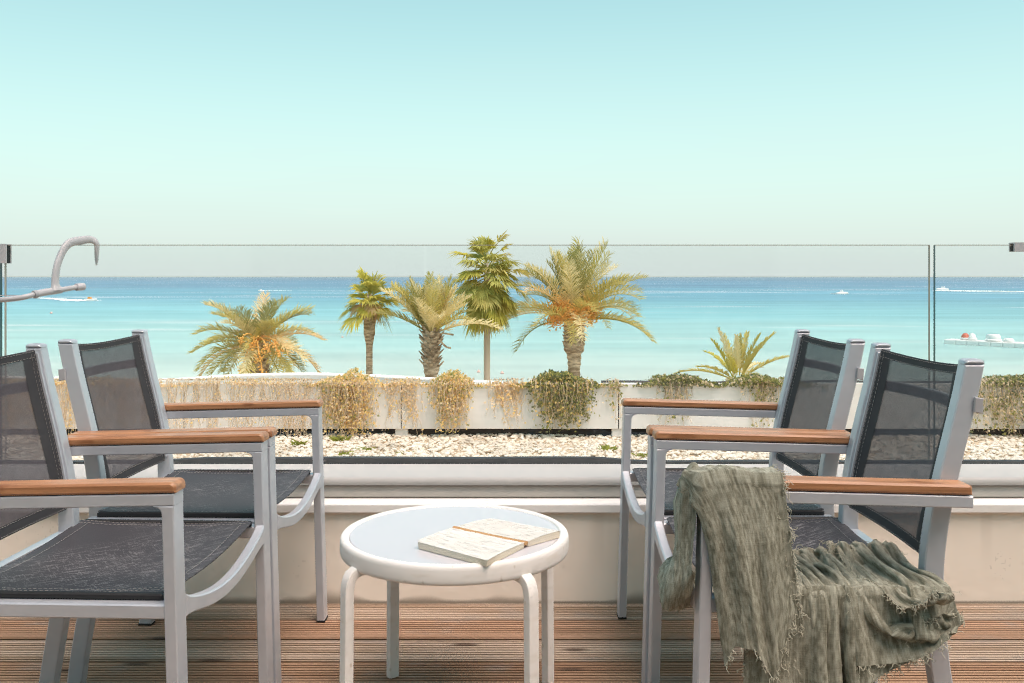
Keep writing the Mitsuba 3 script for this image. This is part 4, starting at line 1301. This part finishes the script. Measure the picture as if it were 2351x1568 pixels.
def fray(S, edge, dens, flen, rng):
    line = {'bottom': S[:, -1], 'top': S[:, 0], 'left': S[0], 'right': S[-1]}[edge]
    inn = {'bottom': S[:, -4], 'top': S[:, 3], 'left': S[3], 'right': S[-4]}[edge]
    s = np.concatenate([[0], np.cumsum(np.linalg.norm(np.diff(line, axis=0), axis=1))])
    ms = []
    for _ in range(int(dens * s[-1] * 230)):
        q = rng.uniform(0, s[-1])
        o = np.array([np.interp(q, s, line[:, j]) for j in range(3)])
        b = np.array([np.interp(q, s, inn[:, j]) for j in range(3)])
        d_ = (o - b) / (np.linalg.norm(o - b) + 1e-9)
        d_ = d_ * 0.6 + rng.normal(size=3) * 0.45 + [0, -0.1, -0.35]
        d_ /= np.linalg.norm(d_)
        p, L = [o], flen * 0.8 * rng.uniform(0.25, 1.1)
        for i in range(8):
            d_ = d_ + rng.normal(size=3) * 0.75 + [0, 0, -0.2]
            d_ /= np.linalg.norm(d_)
            p.append(p[-1] + d_ * L / 8)
        ms.append(tube(p, np.linspace(0.0008, 0.0005, 9), 3))
    put('fringe', cat(ms), 'linen_fringe', th, smooth=False)


def start_sheet(n, m, rest, path, x0, x1, waves, seed, fan=0.0, flat=1.0):
    """A gathered strip that follows path (points in y, z), between x0 and x1, with ripples that take up its extra width."""
    rng = np.random.default_rng(seed)
    p = np.asarray(path, float)
    s = np.concatenate([[0], np.cumsum(np.linalg.norm(np.diff(p, axis=0), axis=1))])
    q = np.arange(m) * rest
    yz = np.column_stack([np.interp(q, s, p[:, 0]), np.interp(q, s, p[:, 1])])
    over = np.maximum(q - s[-1], 0)
    yz[:, 1] -= over
    t = np.gradient(yz, axis=0)
    t /= np.linalg.norm(t, axis=1, keepdims=True) + 1e-9
    nrm = np.column_stack([t[:, 1], -t[:, 0]])
    u = np.linspace(0, 1, n)
    gather = np.clip((x1 - x0) / ((n - 1) * rest), 0.05, 1)
    amp = (x1 - x0) / waves / 4 * math.sqrt(max(1 / gather ** 2 - 1, 0)) * 0.55
    U_, Q_ = np.meshgrid(u, q / q[-1], indexing='ij')
    wander = meshkit.fbm(np.stack([U_ * 2.2, Q_ * 2.0, U_ * 0 + seed], -1), 2, seed) - 0.5
    ph = 2 * PI * waves * (U_ + 0.9 / waves * (meshkit.noise(np.stack([U_ * waves * 0.9, U_ * 0, U_ * 0 + seed], -1)) - 0.5) * 2 + 0.22 * wander)
    wob = np.abs(np.sin(ph / 2)) * 2 * amp * (0.25 + 1.5 * meshkit.noise(np.stack([U_ * waves * 0.8, Q_ * 1.5 + 4, U_ * 0 + seed], -1))) * np.interp(Q_, [0, 0.3, 0.55], [flat, flat, 1.0])
    P = np.zeros((n, m, 3))
    P[..., 0] = (x0 + (x1 - x0) * u)[:, None] + fan * (u[:, None] - 0.5) * (q / q[-1])[None]
    P[..., 1] = yz[None, :, 0] - wob * np.abs(nrm[None, :, 0])
    P[..., 2] = yz[None, :, 1] + wob * np.abs(nrm[None, :, 1])
    P += rng.normal(size=P.shape) * 0.0008
    return P


# the panel over the arm: starts inside, runs over the wood and hangs down outside
n, m, r_ = 21, 57, 0.0075
ny = CH_Y - 0.284
P = start_sheet(n, m, r_, [(1.80, 0.585), (1.775, 0.66), (1.76, 0.684), (1.71, 0.684), (ny - 0.018, 0.655), (ny - 0.024, 0.60), (ny - 0.028, 0.30)], 0.329, 0.447, 2, 4, fan=0.01)
P[..., 0] += (0.036 * np.clip((np.arange(m) - 18) / 14.0, 0, 1))[None] + 0.008 * np.linspace(0, 1, m)[None]
pins = np.zeros((n, m), bool)
pins[:, 0:10] = True
lift = np.clip(1 - np.linspace(0, 1, n) * 4, 0, 1) * 0.012
P[..., 2] -= lift[:, None] * np.exp(-((np.arange(m) - 15) / 8.0) ** 2)[None]
S = simulate(P, r_, pins, 170, seed=1, self_r=0.006)
low = np.interp(np.linspace(0, 1, n), [0, .12, .4, .68, .82, 1], [0.035, -0.005, 0.0, 0.06, 0.015, -0.06])
vv_ = np.linspace(0, 1, m)
S[..., 2] -= low[:, None] * np.clip((vv_ - 0.5) * 2, 0, 1)[None] ** 1.2
mid = S[..., 0].mean(0, keepdims=True)
row, uu = np.arange(m), np.linspace(0, 1, n)[:, None]
hang = np.clip((row - 15) / (m - 16), 0, 1)[None]
crest = np.exp(-((row - 17) / 7.0) ** 2)[None]
S[..., 0] = mid + (S[..., 0] - mid) * (1 - 0.1 * hang) + 0.052 * hang ** 0.55 - 0.022 * crest * (1 - uu)
S[..., 2] += crest * (0.010 * np.sin(uu * PI) - 0.014 * (1 - uu) ** 3 - 0.006 * uu ** 3)
soft = np.sin(2 * PI * (uu * 2.3 + 0.25 * np.sin(row / 17.0)[None] + 0.1)) * 0.6 + np.sin(2 * PI * (uu * 4.1 - 0.3 * np.sin(row / 11.0)[None])) * 0.4
S[..., 1] -= np.clip((row - 20) / 12, 0, 1)[None] * (0.020 * np.sin(uu * PI) ** 0.7 + 0.006 * soft * np.sin(uu * PI))
cloth(S, fringe=(('bottom', 1.5), ('right', 0.35)), uvs=(0.8, 1.5), seed=101, sub=3)
# the second layer of the panel, seen at its right behind the first
n, m = 11, 56
P = start_sheet(n, m, r_, [(1.82, 0.60), (1.775, 0.674), (1.72, 0.674), (ny - 0.010, 0.645), (ny - 0.012, 0.30)], 0.446, 0.472, 1.5, 9, fan=0.0)
pins = np.zeros((n, m), bool)
pins[:, 0:9] = True
S = simulate(P, r_, pins, 120, seed=2)
S[..., 0] += 0.03 * np.clip((np.arange(m) - 20) / 30, 0, 1)[None]
cloth(S, fringe=(('right', 1.6),), uvs=(0.3, 1.2), flen=0.034, seed=102, sub=3)
# tail over the front of the arm: hangs before the leg and loops under the front rail
cols = []
for x_t, x_m, x_l, y_l, d_ in ((1600, 1598, 1590, 1330, 1.70), (1588, 1582, 1575, 1372, 1.712), (1565, 1560, 1548, 1398, 1.725), (1552, 1552, 1525, 1392, 1.75), (1549, 1553, 1514, 1345, 1.80), (1560, 1556, 1530, 1290, 1.86)):
    cols.append([np.array([.350, d_, .663 - 2.5 * max(0, d_ - 1.76)]), np.array([.332 + (x_t - 1575) * .0002, d_, .660 - 2.5 * max(0, d_ - 1.76)]), A(x_t - 1, 1150, d_), A(x_m, 1220, d_), A(x_m - 4, 1275, d_ - .005), A(x_l * .6 + x_m * .4, (1275 + y_l) / 2, d_ - .02), A(x_l, y_l, d_ + 0.01)])
drape(cols, 60, 90, (0.002, 0.008, 2.2), 103, uvs=(0.5, 0.9))
cols = []
for x_, y0_, y1_, d_ in ((1516, 1330, 1380, 1.80), (1526, 1300, 1396, 1.765), (1545, 1290, 1402, 1.74), (1565, 1300, 1398, 1.74), (1582, 1318, 1388, 1.76), (1596, 1335, 1370, 1.785)):
    cols.append([A(x_ + 3, y0_ + 8, d_ + .12), A(x_, y0_, d_ + .05), A(x_ - 3, (y0_ + y1_) / 2, d_), A(x_, y1_ - 4, d_ + 0.02), A(x_ + 3, y1_ - 8, d_ + 0.09)])
drape(cols, 50, 50, (0.003, 0.006, 2.5), 104, uvs=(0.4, 0.5))
# bunched cloth on the seat that falls over the side rail, in three overlapping layers
ry = CH_Y - 0.278
PATH = [(1.87, 0.462), (1.80, 0.470), (1.745, 0.470), (ry - 0.012, 0.462), (ry - 0.02, 0.44), (ry - 0.026, 0.1)]
n, m, r_ = 58, 40, 0.0085
P = start_sheet(n, m, r_, PATH, 0.470, 0.70, 6, 21, fan=0.04, flat=0.45)
P[..., 0] += 0.05 * np.clip((np.linspace(0, 1, m) - 0.3) / 0.7, 0, 1)[None]
pins = np.zeros((n, m), bool)
pins[:, 0:2] = True
S = simulate(P, r_, pins, 170, seed=3, self_r=0.0072)
low = np.interp(np.linspace(0, 1, n), [0, .3, .6, .8, 1], [0.035, 0.05, 0.01, -0.02, -0.05])
S[..., 2] -= low[:, None] * np.clip((np.linspace(0, 1, m) - 0.5) * 2, 0, 1)[None]
cloth(S, fringe=(('bottom', 1.3), ('left', 0.8), ('top', 0.8)), uvs=(1.5, 0.9), flen=0.04, seed=103, sub=3)
# middle layer, shorter, its lower right corner drawn up and back
n, m = 50, 36
P = start_sheet(n, m, r_, [(a - (0.014 if a < 1.75 else 0), b + 0.016) for a, b in PATH], 0.515, 0.735, 5, 22, fan=0.05, flat=0.5)
P[..., 0] += 0.085 * np.clip((np.linspace(0, 1, m) - 0.35) / 0.65, 0, 1)[None] * np.linspace(0.35, 1, n)[:, None]
pins = np.zeros((n, m), bool)
pins[:, 0:2] = True
pins[-3:, -3:] = True
P[-3:, -3:, 2] = 0.395
P[-3:, -3:, 0] = 0.785
S = simulate(P, r_, pins, 170, seed=4, self_r=0.0072)
cloth(S, fringe=(('bottom', 1.0), ('top', 1.2), ('left', 1.2)), uvs=(1.4, 0.7), flen=0.04, seed=104, sub=3)
# right end: a swag that runs from the seat to the rear leg
n, m = 30, 40
P = start_sheet(n, m, r_, [(a - (0.024 if a < 1.75 else 0), b + 0.022) for a, b in PATH], 0.64, 0.77, 3.5, 23, fan=0.02, flat=0.6)
P[..., 0] += 0.06 * np.clip((np.linspace(0, 1, m) - 0.3) / 0.7, 0, 1)[None]
pins = np.zeros((n, m), bool)
pins[:, 0:2] = True
pins[:, -2:] = True
for q_ in (-1, -2):
    P[:, q_, 0] = np.linspace(0.735, 0.785, n)
    P[:, q_, 1] = 1.676
    P[:, q_, 2] = np.linspace(0.395, 0.42, n)
S = simulate(P, r_, pins, 170, seed=5, self_r=0.0072)
cloth(S, fringe=(('left', 1.3), ('right', 0.5), ('bottom', 0.8)), uvs=(0.9, 0.8), flen=0.04, seed=105, sub=3)
# a folded band that runs down across the pile
n, m = 13, 36
P = start_sheet(n, m, 0.0075, [(1.86, 0.470), (1.80, 0.492), (1.745, 0.494), (ry - 0.03, 0.482), (ry - 0.046, 0.455), (ry - 0.05, 0.1)], 0.648, 0.690, 1.5, 31, flat=1.0)
P[..., 0] += 0.095 * np.clip((np.linspace(0, 1, m) - 0.25) / 0.75, 0, 1)[None]
P[..., 2] += 0.05 * np.clip((np.linspace(0, 1, m) - 0.5) / 0.5, 0, 1)[None]
pins = np.zeros((n, m), bool)
pins[:, 0:2] = True
pins[:, -1] = True
S = simulate(P, 0.0075, pins, 140, seed=8, self_r=0.0062)
cloth(S, fringe=(('left', 1.6), ('bottom', 1.5)), uvs=(0.35, 0.8), flen=0.035, seed=107, sub=3)
# left loop that hangs lowest, between the panel and the pile
n, m = 42, 44
P = start_sheet(n, m, r_, [(1.83, 0.458), (1.745, 0.462), (ry - 0.008, 0.455), (ry - 0.012, 0.1)], 0.472, 0.625, 4, 24, fan=0.05)
pins = np.zeros((n, m), bool)
pins[:, 0:2] = True
pins[-6:, -1] = True
P[-6:, -1, 2] = 0.29
P[-6:, -1, 0] = 0.655
S = simulate(P, r_, pins, 170, seed=6, self_r=0.0072)
cloth(S, fringe=(('bottom', 1.2),), uvs=(1.1, 1.0), flen=0.04, seed=106, sub=3)
